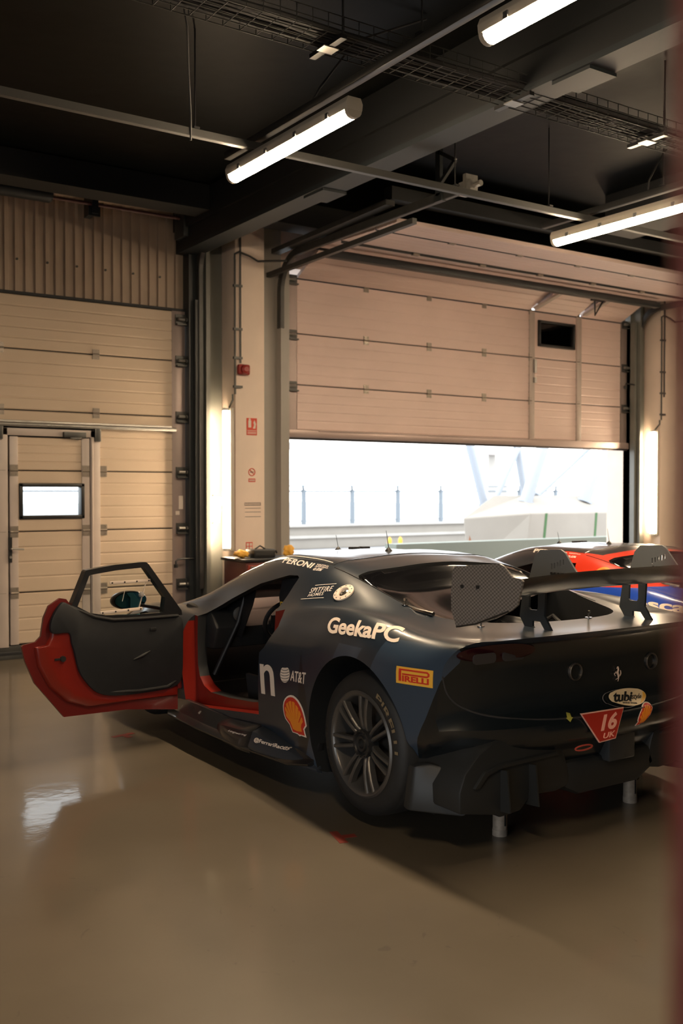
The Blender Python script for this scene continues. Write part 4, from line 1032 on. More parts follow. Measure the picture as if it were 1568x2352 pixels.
    for s in (-1, 1):
        b = MB(); ring = [(s*(.70+x), z) for x, z in ell(0, .835, .195, .042, 26)]
        for k, (dy, sc_) in enumerate(((-.012, 1.0), (.006, 1.0), (.012, .92))):
            pass
        inner = [(s*.70+(x-s*.70)*.88, .835+(z-.835)*.84) for x, z in ring]
        v = [(x, rear(x, z, -.01), z) for x, z in ring]+[(x, rear(x, z, .006), z) for x, z in ring]+[(x, rear(x, z, .010), z) for x, z in inner]
        m = len(ring); b.add(v, [(r*m+k, r*m+(k+1) % m, (r+1)*m+(k+1) % m, (r+1)*m+k) for r in range(2) for k in range(m)]+[tuple(2*m+k for k in range(m))])
        tl = b.build('tail_light', mTEAL, car, smooth=50)
        for c in (-.085, .085):
            b = MB(); b.prism([(s*.70+c+dx, rear(s*.70, .82, .016), .818+dz) for dx, dz in rr_rect(0, 0, .13, .045, .018)], (0, -.006, 0))
            b.build('lamp_lens', M('smoked_lens', (.05, .045, .045), .25), tl)
        b = MB(); yy = rear(s*.25, .70); b.lathe([(.034, .03), (.034, -.008), (.038, -.011), (.041, -.008), (.041, .03)], (s*.262, yy, .715), (0, 1, 0), 32)
        b.lathe([(0, .02), (.035, .02)], (s*.262, yy, .715), (0, 1, 0), 32); b.build('exhaust_tip', M('exhaust_steel', (.14, .125, .11), .35, metal=.8), car)
    # crease line sweeping round the tail
    pts = [(-.93,.74),(-.90,.66),(-.84,.60),(-.72,.555),(-.5,.525),(-.2,.512),(0,.51)]; pts = pts+[(-x, z) for x, z in pts[-2::-1]]
    pts = crom([(x, z) for x, z in pts], 4)
    MB().tube([(x, rear(x, z, -.001), z) for x, z in pts], .005, 8).build('tail_crease', M('crease_grey', (.03, .028, .028), .6), car)
    # diffuser: two outer tunnels with fins and a centre tray
    mDIF = M('diffuser_black', (.016, .017, .017), .5)
    dif = bpy.data.objects.new('diffuser', None); COL.objects.link(dif); dif.parent = car
    def tunnel(x0, x1, z1, ztop, name):
        b = MB(); xs = [x0, x0+.02, x0+.10, x0+.20, x1-.10, x1-.03, x1]; A = []
        for y, k in ((-.70, 1), (-.45, .86), (-.10, .55)):
            top = [(x0, .30*k+.02), (x0+.06, .38*k), (x0+.18, ztop*k), (x1-.10, (ztop+.01)*k), (x1-.03, (ztop-.02)*k), (x1+.03, .24*k)]
            bot = [(x1+.03, .20*k), (x1-.04, .215*k+.03), (x1-.12, ztop*k-.075), (x0+.2, ztop*k-.085), (x0+.09, .26*k), (x0, .24*k)]
            A.append([(x, y, z) for x, z in top+bot])
        n = 12; b.add([v for r in A for v in r], [(i*n+k, i*n+(k+1) % n, (i+1)*n+(k+1) % n, (i+1)*n+k) for i in range(2) for k in range(n)]+[tuple(range(n)), tuple(2*n+k for k in range(n))])
        return b
    for s in (-1, 1):
        b = MB()
        top = [(-.93,.26),(-.90,.335),(-.82,.41),(-.72,.455),(-.40,.462),(-.345,.43),(-.30,.33),(-.265,.225)]
        bot = [(-.28,.19),(-.36,.175),(-.46,.18),(-.52,.20),(-.53,.165),(-.58,.125),(-.70,.115),(-.72,.13),(-.80,.145),(-.93,.17)]
        mid = [(-.90,.26),(-.84,.33),(-.72,.355),(-.36,.365)]
        poly = [(x*-s, z) for x, z in top+bot]
        b.prism([(x, -.66, z) for x, z in poly], (0, .52, 0)); b.build('tunnel_shell', mDIF, dif, bevel=.012)
        b = MB(); b.prism([(x*-s, -.675, z) for x, z in [(-.86,.27),(-.80,.335),(-.70,.355),(-.37,.362),(-.35,.345),(-.70,.335),(-.78,.315),(-.83,.265)]], (0, .03, 0)); b.build('lip', mDIF, dif, bevel=.004)
        for fx in (-.70, -.53): b = MB(); b.prism([(fx*-s, -.72, .15), (fx*-s, -.70, .33), (fx*-s, -.40, .30), (fx*-s, -.40, .12)], (.008, 0, 0)); b.build('fin', mDIF, dif)
        b = MB(); b.prism([(x*-s, y, z) for x, y, z in [(-1.0,-.40,.13),(-.985,-.42,.33),(-.93,-.46,.345),(-.80,-.62,.31),(-.79,-.64,.20),(-.86,-.60,.13)]], (0, .05, 0)); b.build('corner_flap', mDIF, dif, bevel=.012)
    b = MB(); b.prism([(x, -.66, z) for x, z in [(-.30,.30),(.30,.30),(.34,.20),(.20,.13),(-.20,.13),(-.31,.18)]], (0, .4, 0)); b.build('centre_tray', mDIF, dif, bevel=.03)
    b = MB(); b.box(-.05, .13, -.70, -.60, .27, .50); b.build('rain_light', M('rain_light_grey', (.03, .032, .034), .3), car, bevel=.01)
    if near:
        for x in (-.484, .42):
            b = MB(); b.tube([(x, -.425, -loc[2]+.03), (x, -.425, .30)], .034, 20, 0); b.tube([(x, -.425, -loc[2]), (x, -.425, -loc[2]+.03)], .036, 20, 0); b.tube([(x, -.425, .09), (x, -.425, .30)], .028, 16, 0)
            b.box(x-.004, x+.004, -.462, -.455, -loc[2]+.05, .16, 1); b.tube([(x+.012, -.452, .15), (x+.012, -.464, .15)], .010, 10, 1)
            b.build('air_jack', [mALU, mRIMD], car)
        b = MB(); b.box(.47, .50, -.44, -.40, -loc[2]+.02, .25); b.tube([(.49, -.42, .05), (.44, -.42, .03)], .008, 8); b.build('jack_strut', mGLASSC, car)
    # roof fittings
    for x, y, h, r0, nm in ((0, 1.10, .125, .006, 'antenna'), (0, 1.66, .10, .004, 'antenna')):
        z0 = 1.172 if y < 1.5 else 1.15
        b = MB(); b.tube([(x, y, z0-.01), (x, y, z0+.004), (x, y, z0+.018), (x, y, z0+.022)], [.026, .022, .009, .005], 14); b.tube([(x, y, z0+.02), (x-.01, y+.012, z0+h)], [r0*.5, .0014], 6); b.build(nm, mBLACK, car)
    for x in (-.02, .06): MB().box(x-.03, x+.03, 1.42, 1.47, 1.165, 1.182).build('roof_sensor', mRIMD, car, bevel=.004)
    # creases that catch the light along the roof
    def skinpt(x, y): h_ = bvh.ray_cast(Vector((x, y, 2)), Vector((0, 0, -1)), 3); return h_[0] if h_[0] else Vector((x, y, 1))
    mCR = M('roof_crease', (.03, .032, .036), .18, coat=.6)
    MB().tube([skinpt(-.575+1.15*k/24, .84+.05*math.sin(PI*k/24)) for k in range(25)], .0035, 6).build('roof_crease', mCR, car)
    for s in (-1, 1): MB().tube([skinpt(s*(.575-.0*k), .84+.05*k) for k in range(17)], .003, 6).build('roof_crease', mCR, car)
    for s in (-1, 1): MB().tube([skinpt(s*.598, .80-.055*k) for k in range(16)], .003, 6).build('buttress_crease', mCR, car)
    # engine bay
    b = MB(); b.box(-.50, .50, -.36, .56, .60, .66); b.box(-.26, .26, -.2, .45, .64, .74); b.build('engine_block', mINT, car, bevel=.02)
    b = MB()
    for s in (-1, 1): b.tube([(s*.14, .40, .80), (s*.14, -.10, .78), (s*.22, -.22, .74)], [.065, .07, .05], 16); b.tube([(s*.14, .1, .8), (s*.36, .15, .78), (s*.46, .3, .72)], .045, 14)
    b.build('intake_pipe', mBLACK, car)
    for s in (-1, 1): b = MB(); b.box(s*.36-.09, s*.36+.09, -.06, .34, .67, .76); b.build('intake_plenum', mJAMB, car, bevel=.02)
    b = MB()
    for k in range(5): b.tube([(-.4+.2*k, .42-.03*k, .74), (-.3+.2*k, .2, .83), (-.25+.15*k, -.1, .76)], .012, 8)
    b.build('hose', mRUBBERD, car)
    # rear bulkhead window and tinted engine cover edge
    b = MB(); b.box(-.50, .50, .555, .575, .72, 1.06); b.build('bulkhead_window', mWINB, car, bevel=.01)
    cov = loft(STN, warpf=warp).build('engine_cover', mWINB); boolop(cov, [xy([(x*.985, y*.985+.003) for x, y in smoothpoly(REC, 3)], .60, 1.4)], 'INTERSECT')
    # cover: keep the skin of the forward part only (the rear part of the opening is unglazed)
    bm = bmesh.new(); bm.from_mesh(cov.data)
    # sink the skin between the buttresses
    kill = [f for f in bm.faces if bvh.find_nearest(f.calc_center_median())[3] > .001 or f.normal.z < .1]
    bmesh.ops.delete(bm, geom=kill, context='FACES')
    for v in bm.verts:
        q = max(0, 1-(abs(v.co.x)/.60)**4); k = sstep(.60, .42, v.co.y)
        v.co.z -= (.085*q*k*sstep(-.5, .0, v.co.y)+.006)
    geo = bmesh.ops.extrude_face_region(bm, geom=list(bm.faces))
    for v in geo['geom']:
        if isinstance(v, bmesh.types.BMVert): v.co.z -= .004
    bmesh.ops.recalc_face_normals(bm, faces=bm.faces)
    bmesh.ops.bisect_plane(bm, geom=list(bm.verts)+list(bm.edges)+list(bm.faces), plane_co=(0, .12, 0), plane_no=(.30, -1, 0), clear_outer=True)
    bm.to_mesh(cov.data); bm.free(); cov.parent = car; cov.data.materials.clear(); cov.data.materials.append(mWINB); cov.data.polygons.foreach_set('material_index', [0]*len(cov.data.polygons))
    # bonnet pins on the tail deck
    for x, y in ((-.52, -.33), (.10, -.43), (-.60, .15)):
        zz = bvh.ray_cast(Vector((x, y, 2)), Vector((0, 0, -1)), 3)[0].z
        b = MB(); b.tube([(x, y, zz-.01), (x, y, zz+.030), (x, y, zz+.034)], [.005, .005, .003], 8); b.tube([(x-.006, y, zz+.028), (x+.006, y, zz+.028)], .008, 8); b.tube([(x, y, zz), (x, y, zz+.003)], .018, 14); b.build('deck_pin', mCHROME, car)
    b = MB(); b.tube([(-.56, .22, .955), (-.60, .05, .945), (-.58, -.05, .935)], .012, 8); b.build('latch', mCHROME, car)
    # cage, seat, dash, wheel
    cage = bpy.data.objects.new('roll_cage', None); COL.objects.link(cage); cage.parent = car
    for s in (-1, 1):
        MB().tube([(s*.76, 2.30, .25), (s*.74, 2.22, .60), (s*.62, 1.86, .93), (s*.53, 1.50, 1.06), (s*.51, 1.05, 1.08), (s*.55, .90, 1.03), (s*.66, .86, .70), (s*.72, .86, .25)], .021, 12).build('side_tube', mBLACK, cage)
        MB().tube([(s*.60, 1.80, .95), (s*.64, 1.86, .70), (s*.74, 2.0, .35)], .016, 10).build('brace', mBLACK, cage)
    for s in (-1, 1): MB().prism([(s*.62, y, z) for y, z in [(1.60,1.03),(1.90,.955),(2.25,.82),(2.30,.62),(1.85,.60),(1.70,.82)]], (s*.006, 0, 0)).build('glint_blocker', mBLACK, cage)  # plates added to stop the pillar tube's stray reflection on the floor
    MB().tube([(-.53, 1.50, 1.06), (.53, 1.50, 1.06)], .021, 12).build('cross_tube', mBLACK, cage)
    MB().tube([(-.55, .90, 1.03), (0, .88, 1.07), (.55, .90, 1.03)], .021, 12).build('cross_tube', mBLACK, cage)
    MB().tube([(-.62, .88, .40), (.50, .89, 1.03)], .019, 10).build('diagonal_tube', mBLACK, cage)
    seat = bpy.data.objects.new('seat', None); COL.objects.link(seat); seat.parent = car; seat.location = (-.36, 1.37, .11)
    mSEAT = M('seat_fabric', (.013, .013, .015), .9, bump=.3, bscale=200)
    b = MB(); prof = [(-.05,.05),(.35,.06),(.52,.16),(.50,.20),(.32,.12),(.02,.14),(-.06,.36),(-.14,.74),(-.17,.86),(-.22,.84),(-.16,.40)]
    b.prism([(-.20, y, z) for y, z in prof], (.40, 0, 0)); b.build('shell', mSEAT, seat, bevel=.02)
    for s in (-1, 1):
        b = MB(); b.prism([(s*.215, y, z) for y, z in [(.42,.10),(.46,.26),(.1,.26),(.04,.42),(-.05,.62),(-.14,.62),(-.08,.30),(-.04,.08)]], (s*.035, 0, 0)); b.build('side_bolster', mSEAT, seat, bevel=.012)
        b = MB(); b.prism([(s*.16, y, z) for y, z in [(-.20,.60),(.0,.60),(.10,.66),(.13,.78),(.08,.90),(-.10,.91),(-.22,.88)]], (s*.035, 0, 0)); b.build('head_wing', mSEAT, seat, bevel=.014)
    if near:
        bm = bm_polys([[(0,0),(1,0),(1,1),(0,1)]]); lb = lay(bm, ((-.197, .10, .70), (-.197, -.02, .70), (-.197, -.02, .75), (-.197, .10, .75)), 'seat_label', M('label_yellow', (.75, .50, .06), .5), seat, cuts=(1, 1), off=0, d=(1, 0, 0))
        text('Sabelt', ((-.199, .09, .707), (-.199, -.01, .707), (-.199, -.01, .743), (-.199, .09, .743)), 'seat_lettering', mSBLK, seat, cuts=(2, 1), off=.0005, d=(1, 0, 0), bold=.02)
    b = MB(); b.tube([(-.36+.15*math.cos(a), 1.74-.05*math.sin(a), .70+.13*math.sin(a)) for a in [2*PI*k/24 for k in range(24)]], .015, 8, closed=True); b.tube([(-.36, 1.75, .70), (-.36, 1.95, .66)], .03, 12); b.box(-.46, -.26, 1.73, 1.755, .66, .74); b.build('steering_wheel', mBLACK, car)
    b = MB(); b.prism([(-.78, y, z) for y, z in [(1.95,.52),(1.90,.66),(1.98,.76),(2.35,.79),(2.45,.5)]], (1.56, 0, 0)); b.build('dashboard', mINT, car, bevel=.02)
    b = MB(); b.box(-.10, .12, 1.15, 1.95, .30, .56); b.build('console', mINT, car, bevel=.02)
    b = MB(); 
    for k in range(5): b.tube([(-.11-.0*k, 1.30+.06*(k % 2), .72-.04*k), (-.13, 1.30+.06*(k % 2), .72-.04*k)], .011, 10)
    b.box(-.11, .0, 1.26, 1.42, .50, .78); b.build('switch_panel', mRIMD, car, bevel=.003)
    MB().lathe([(0, 0), (.035, 0), (.05, .01), (.052, .04), (.04, .07), (.038, .14)], (-.62, 1.86, .745), (.35, 1, 0), 20).build('air_vent', mGALVD, car)
    # mirror on the far side
    def mirror(parent, x, y, z, s, nm='wing_mirror', glass_mat=None):
        b = MB(); A = []
        for t, k in ((0, .80), (.03, 1.0), (.07, .98), (.11, .75), (.135, .3)):
            A.append([(x+s*.0+.13*k*math.cos(a), y+t, z+.065*k*math.sin(a)+.01*k*math.sin(2*a)) for a in [2*PI*j/24 for j in range(24)]])
        b.add([v for r in A for v in r], [(i*24+k, i*24+(k+1) % 24, (i+1)*24+(k+1) % 24, (i+1)*24+k) for i in range(4) for k in range(24)]+[tuple(4*24+k for k in range(24)), tuple(range(24))])
        return b
    mm = mirror(car, 1.08, 2.02, .86, 1).build('wing_mirror', mCARB0, car)
    b = MB(); b.bar((1.0, 2.08, .83), (.88, 2.10, .74), .05, .02); b.build('mirror_arm', mCARB0, mm)
    if not near:
        mm = mirror(car, -1.08, 2.02, .86, -1).build('wing_mirror', mCARB0, car); b = MB(); b.bar((-1.0, 2.08, .83), (-.88, 2.10, .74), .05, .02); b.build('mirror_arm', mCARB0, mm)
    # headlight bowls and front splitter
    b = MB(); b.prism([(x, y, .075) for x, y in [(-.93,3.2),(-.90,3.6),(-.5,3.88),(0,3.96),(.5,3.88),(.90,3.6),(.93,3.2)]], (0, 0, .02)); b.build('front_splitter', mCARB0, car)
    for s in (-1, 1):
        zz = bvh.ray_cast(Vector((s*.72, 3.15, 2)), Vector((0, 0, -1)), 3)[0].z
        b = MB(); b.prism([(s*x, y, zz-.012+(3.15-y)*.30+.0) for x, y in [(.64,3.0),(.74,2.98),(.82,3.15),(.82,3.3),(.74,3.28),(.66,3.15)]], (0, 0, .012)); b.build('headlight', mCHROME, car, bevel=.004)
    return car, body, bvh
CAR_LOC = (3.71, 3.90, .065)
car1, body1, bvh1 = make_car('satin black race car with its driver door wide open, nearest the camera', CAR_LOC, True)
car1['group'] = 'parked race cars'

# ---- the open driver's door, built in its own frame: u outward from the hinge, w thickness (towards the nose), z up
def door():
    t = bpy.data.objects.new('door', None); COL.objects.link(t); t.parent = car1
    hx, hy = 2.74-CAR_LOC[0], 5.97-CAR_LOC[1]
    t.location = (hx, hy, 0)
    ang = math.atan2(-.1205, -.9927); t.rotation_euler = (0, 0, ang)   # local +x runs outward
    # local y: +y points to the camera side or away?  outward x rotated: local y = (-sin, cos)
    S = -1.0   # thickness direction away from the camera (outer skin)
    OUT = [(0,.135),(.369,.185),(.782,.198),(.869,.306),(.962,.42),(1.019,.554),(1.04,.640),(1.03,.650),(.955,.661),(.923,.691),(.906,.797),(.874,.866),(.803,.907),(.764,.899),(.72,.84),(.62,.79),(.529,.775),(.336,.765),(.0,.755)]
    def skin(poly, y0, y1, bev, name, mat, par, bulge=0):
        b = MB(); b.prism([(u, y0, z) for u, z in poly], (0, y1-y0, 0)); return b.build(name, mat, par, bevel=bev)
    # outer skin, curved: several layers shrinking towards the outside
    b = MB(); n = len(OUT); cx, cz = .45, .48; A = []
    for y, k in ((.0, 1.0), (.02, 1.0), (.05, .97), (.085, .88), (.11, .70), (.12, .35)):
        A.append([(cx+(u-cx)*k, S*y, cz+(z-cz)*k) for u, z in OUT])
    b.add([v for r in A for v in r], [(i*n+k, i*n+(k+1) % n, (i+1)*n+(k+1) % n, (i+1)*n+k) for i in range(len(A)-1) for k in range(n)]+[tuple((len(A)-1)*n+k for k in range(n))])
    b.add([A[0][k] for k in range(n)]+[(cx+(u-cx)*.72, S*.001, cz+(z-cz)*.72) for u, z in OUT], [(k, (k+1) % n, n+(k+1) % n, n+k) for k in range(n)])
    sk = b.build('door_skin', mJAMBD, t, smooth=50)
    INN = [(0,.225),(.369,.235),(.633,.237),(.773,.288),(.882,.392),(.950,.521),(.968,.632),(.90,.640),(.87,.69),(.86,.76),(.80,.86),(.764,.87),(.70,.82),(.62,.785),(.50,.77),(.0,.76)]
    b = MB(); n = len(INN); cx, cz = .43, .50; A = []
    for y, k in ((-.010, 1.0), (.012, .985), (.022, .955), (.022, .80), (.012, .3)):
        A.append([(cx+(u-cx)*k, -S*y, cz+(z-cz)*k) for u, z in INN])
    b.add([v for r in A for v in r], [(i*n+k, i*n+(k+1) % n, (i+1)*n+(k+1) % n, (i+1)*n+k) for i in range(len(A)-1) for k in range(n)]+[tuple((len(A)-1)*n+k for k in range(n))])
    inner = b.build('inner_panel', mJAMB, t, smooth=50); inner['label'] = 'bright red pressed inner door panel'
    CARD = smoothpoly([(.764,.868),(.70,.83),(.616,.79),(.50,.765),(.337,.752),(.10,.745),(-.01,.735),(-.02,.55),(-.01,.35),(.05,.292),(.247,.280),(.459,.288),(.575,.318),(.647,.385),(.700,.467),(.727,.574),(.748,.640),(.765,.700),(.865,.705),(.880,.76),(.852,.83),(.805,.885)], 3)
    cardm = skin(CARD, -S*.010, -S*.040, .008, 'door_trim', mCARD, t)
    b = MB(); b.tube([(.34, -S*.043, .498), (.28, -S*.050, .520), (.225, -S*.043, .540)], [.003, .009, .003], 8); b.build('pull_loop', mRUBBERD, cardm)
    b = MB(); b.tube([(.50, -S*.030, .315), (.30, -S*.045, .300), (.10, -S*.045, .300), (.03, -S*.03, .33)], .010, 8); b.tube([(.78, -S*.02, .87), (.70, -S*.03, .83), (.60, -S*.042, .785), (.48, -S*.046, .757), (.3, -S*.046, .750), (.02, -S*.040, .745)], .010, 8); b.build('trim_edge', mBLACK, cardm)
    MB().box(.18, .225, -S*.040, -S*.048, .665, .685).build('clip', mRIMD, cardm, bevel=.003)
    b = MB(); b.tube([(.80, -S*.020, .55), (.80, -S*.036, .55)], .017, 12); b.box(.80, .85, -S*.02, -S*.03, .545, .556); b.build('door_latch', mRIMD, inner)
    # window frame
    FO = [(.742,.86),(.654,1.058),(.645,1.066),(.455,1.090),(.259,1.098),(.24,1.096),(.222,1.082),(-.015,.775),(-.02,.745),(.10,.745),(.336,.752),(.50,.765),(.62,.79),(.70,.83)]
    FI = [(.704,.852),(.628,1.030),(.620,1.036),(.449,1.055),(.262,1.064),(.252,1.062),(.105,.868),(.118,.772),(.336,.772),(.52,.785),(.625,.808)]
    o = MB().prism([(u, -S*.026, z) for u, z in FO], (0, S*.05, 0)).build('window_frame', mCARB0, smooth=0)
    boolop(o, [MB().prism([(u, -S*.08, z) for u, z in FI], (0, S*.16, 0)).build('cut', mBLACK, smooth=0)])
    o.data.materials.clear(); o.data.materials.append(mCARB0); o.data.polygons.foreach_set('material_index', [0]*len(o.data.polygons)); o.parent = t
    MB().prism([(u, -S*.002, z) for u, z in FI], (0, S*.004, 0)).build('window_pane', mGLASSC, t, smooth=0)
    mRAIL = M('clear_acrylic', (.72, .60, .50), .15, coat=1)
    for (u0, z0), (u1, z1) in (((.485, .979), (.203, .979)), ((.55, .800), (.26, .806))):
        b = MB(); b.bar((u0, -S*.010, z0), (u1, -S*.010, z1), .008, .020); r = b.build('slide_rail', mRAIL, t, bevel=.004)
        b = MB()
        for k in range(4): p = Vector((u0, -S*.016, z0)).lerp(Vector((u1, -S*.016, z1)), .05+.3*k); b.tube([p-Vector((0, S*.0, 0)), p+Vector((0, -S*.004, 0))], .005, 8)
        b.build('screw', mRIMD, r)
    b = MB(); b.tube([(.375, -S*.006, .945), (.397, -S*.006, .86)], .0016, 5); b.tube([(.232, -S*.006, .966), (.281, -S*.006, .815)], .0035, 6); b.build('slide_edge', mRAIL, t)
    b = MB(); b.lathe([(0, .02), (.014, .018), (.018, .006), (.018, 0)], (.268, -S*.010, .895), (0, -S, 0), 16); b.build('slide_knob', M('knob_clear', (.6, .55, .5), .1, metal=.5), t)
    # mirror on the outer side, with blue tinted glass
    m = bpy.data.objects.new('wing_mirror', None); COL.objects.link(m); m.parent = t; m.location = (.215, S*.22, .835)
    b = MB(); A = []
    for y, k in ((0, .93), (.012, 1.0), (.05, .97), (.09, .72), (.11, .3)):
        A.append([(.125*k*math.cos(a), S*y, .062*k*math.sin(a)) for a in [2*PI*j/28 for j in range(28)]])
    n = 28; b.add([v for r in A for v in r], [(i*n+k, i*n+(k+1) % n, (i+1)*n+(k+1) % n, (i+1)*n+k) for i in range(4) for k in range(n)]+[tuple(4*n+k for k in range(n))])
    b.build('mirror_housing', mCARB0, m, smooth=50)
    b = MB(); b.prism([(.112*math.cos(a), -S*.0, .052*math.sin(a)) for a in [2*PI*j/28 for j in range(28)]], (0, S*.006, 0)); g = b.build('mirror_glass', M('blue_mirror', (.10, .38, .50), .04, metal=1), m)
    g.rotation_euler = (.10, 0, 0)
    b = MB(); b.bar((-.06, S*.05, -.03), (-.20, -S*.12, -.06), .06, .02); b.build('mirror_arm', mCARB0, m, bevel=.004)
    for z in (.30, .62):
        b = MB(); b.box(-.05, .02, S*.05, -S*.0, z-.03, z+.03); b.tube([(-.03, S*.02, z-.04), (-.03, S*.02, z+.04)], .012, 8); b.build('hinge', mJAMBD, t)
door()

# ---- lettering and stickers on the black car
def P3(x, y, z): return Vector((x, y, z))
LX = (1, 0, 0); RY = (0, 1, 0)
def side(x, pts): return [P3(x, y, z) for y, z in pts]
text('n', side(-1.0, [(1.004,.412),(.832,.426),(.853,.590),(1.030,.577)]), 'lettering', mSWHT, body1, bvh1, LX, bold=.012)
# striped globe
gl = []
for k in range(6):
    v0 = -1+k/3.0+.05; v1 = v0+.24
    row = []
    for j in range(13):
        u = -1+j/6.0; c = math.sqrt(max(0, 1-u*u)); bow = -.16*(1-u*u)
        row.append((u, c, bow))
    def lim(v, c): return max(-c, min(c, v))
    lo = [(.5+.5*u, .5+.5*lim(v0+b_*1.2, c)) for u, c, b_ in row]; hi = [(.5+.5*u, .5+.5*lim(v1+b_*1.2+.03*(1-abs(u)), c)) for u, c, b_ in row]
    for j in range(12):
        q = [lo[j], lo[j+1], hi[j+1], hi[j]]
        if hi[j][1]-lo[j][1] < .004 and hi[j+1][1]-lo[j+1][1] < .004: continue
        if hi[j][1]-lo[j][1] < .004: q = [lo[j], lo[j+1], hi[j+1]]
        elif hi[j+1][1]-lo[j+1][1] < .004: q = [lo[j], lo[j+1], hi[j]]
        gl.append(q)
shape(gl, side(-1.02, [(.768,.511),(.658,.529),(.661,.616),(.772,.599)]), 'globe_emblem', mSWHT, body1, bvh1, LX, cuts=(1, 1))
text('AT&T', side(-1.02, [(.653,.541),(.492,.547),(.483,.609),(.645,.595)]), 'lettering', mSWHT, body1, bvh1, LX, bold=.012)
# shell shaped sticker
def shell_emblem(quad, surf, d, par, tilt=None):
    Z = lambda pts: [((x-215)/1060.0, 1-(y-125)/1910.0) for x, y in pts]
    O = [(560,125),(680,150),(800,240),(900,350),(1000,510),(1080,680),(1150,880),(1210,1120),(1250,1340),(1275,1520),(1175,1670),(1210,1850),(1250,2035),(1130,1990),(1020,1950),(960,1975),(880,1890),(780,1840),(650,1800),(590,1650),(530,1460),(430,1320),(330,1180),(270,1000),(225,780),(215,600),(240,420),(300,280),(400,180),(480,140)]
    I = [(560,215),(660,235),(760,300),(860,410),(960,570),(1040,730),(1110,930),(1165,1130),(1205,1340),(1225,1480),(1130,1640),(1190,1950),(1020,1900),(960,1900),(880,1830),(680,1770),(600,1560),(550,1430),(450,1280),(360,1150),(300,960),(265,760),(262,600),(300,420),(380,290),(460,235)]
    shape([Z(O)], quad, 'shell_border', mSWHT, par, surf, d, cuts=(4, 6), off=.002)
    shape([Z(I)], quad, 'shell_ground', mSRED, par, surf, d, cuts=(4, 6), off=.0034)
    R = [[(600,1330),(380,1060),(365,920),(470,1040),(640,1290)], [(640,1290),(440,1000),(330,780),(330,690),(365,640),(500,900),(690,1240)], [(690,1240),(520,900),(375,560),(400,490),(450,450),(480,560),(600,900),(720,1200)],
         [(720,1200),(600,850),(485,430),(540,395),(600,385),(650,800),(760,1180)], [(760,1180),(680,850),(645,420),(700,420),(765,480),(775,800),(790,1180)], [(800,1180),(800,800),(815,560),(870,620),(930,720),(920,900),(870,1220)],
         [(880,1240),(920,1000),(950,810),(990,830),(1050,990),(1000,1150),(930,1340)], [(950,1400),(1020,1230),(1070,1120),(1100,1160),(1130,1330),(1070,1430)],
         [(580,1320),(700,1190),(880,1190),(960,1390),(1060,1440),(1040,1560),(1075,1770),(860,1740),(690,1640),(640,1480)]]
    shape([Z(p) for p in R], quad, 'shell_ribs', mORNG, par, surf, d, cuts=(4, 6), off=.0048)
shell_emblem(side(-1.02, [(.756,.217),(.491,.271),(.475,.496),(.734,.450)]), bvh1, LX, body1)
text('GeekaPC', [P3(-.961,.316,.830), P3(-.935,-.253,.845), P3(-.846,-.183,.902), P3(-.902,.381,.900)], 'lettering', mSWHT, body1, bvh1, (1,0,-.35), bold=.028, shear=.18, cuts=(16, 5))
PQ = side(-1.02, [(-.289,.680),(-.496,.683),(-.498,.759),(-.285,.754)])
shape([[(0,0),(1,0),(1,1),(0,1)]], PQ, 'sticker', mYELL, body1, bvh1, LX, cuts=(6, 3), off=.002)
def subq(q, u0, v0, u1, v1):
    f = lambda u, v: q[0]*(1-u)*(1-v)+q[1]*u*(1-v)+q[2]*u*v+q[3]*(1-u)*v
    return [f(u0, v0), f(u1, v0), f(u1, v1), f(u0, v1)]
text('IRELLI', subq(PQ, .185, .15, .90, .50), 'sticker_lettering', mSRED, body1, bvh1, LX, bold=.035, off=.0036)
shape([[(0,0),(.085,0),(.085,1),(0,1)], [(.085,1),(.085,.87),(.91,.87),(.93,1)], [(.93,1),(.91,.87),(.945,.83),(1,.86)], [(1,.86),(.945,.83),(.945,.70),(1,.66)], [(1,.66),(.945,.70),(.91,.66),(.93,.53)], [(.93,.53),(.91,.66),(.12,.66),(.12,.53)]], subq(PQ, .085, .15, .915, .88), 'sticker_lettering', mSRED, body1, bvh1, LX, off=.0036)
QD = (1, 0, -.3)
text('SPITFIRE', [P3(-.765,.805,.977), P3(-.725,.639,1.0), P3(-.699,.653,1.026), P3(-.74,.815,1.003)], 'lettering', mLETTER, body1, bvh1, QD, bold=.004, shear=.12, space=1.15)
text('HOMES', [P3(-.775,.795,.957), P3(-.75,.678,.975), P3(-.74,.689,.992), P3(-.765,.80,.973)], 'lettering', mLETTER, body1, bvh1, QD, bold=.006, shear=.12, space=1.15)
for q in ([P3(-.715,.80,1.013), P3(-.687,.650,1.035), P3(-.684,.650,1.038), P3(-.712,.80,1.016)], [P3(-.785,.84,.938), P3(-.762,.655,.962), P3(-.760,.655,.965), P3(-.783,.84,.941)]):
    shape([[(0,0),(1,0),(1,1),(0,1)]], q, 'line', mLETTER, body1, bvh1, QD, cuts=(8, 1))
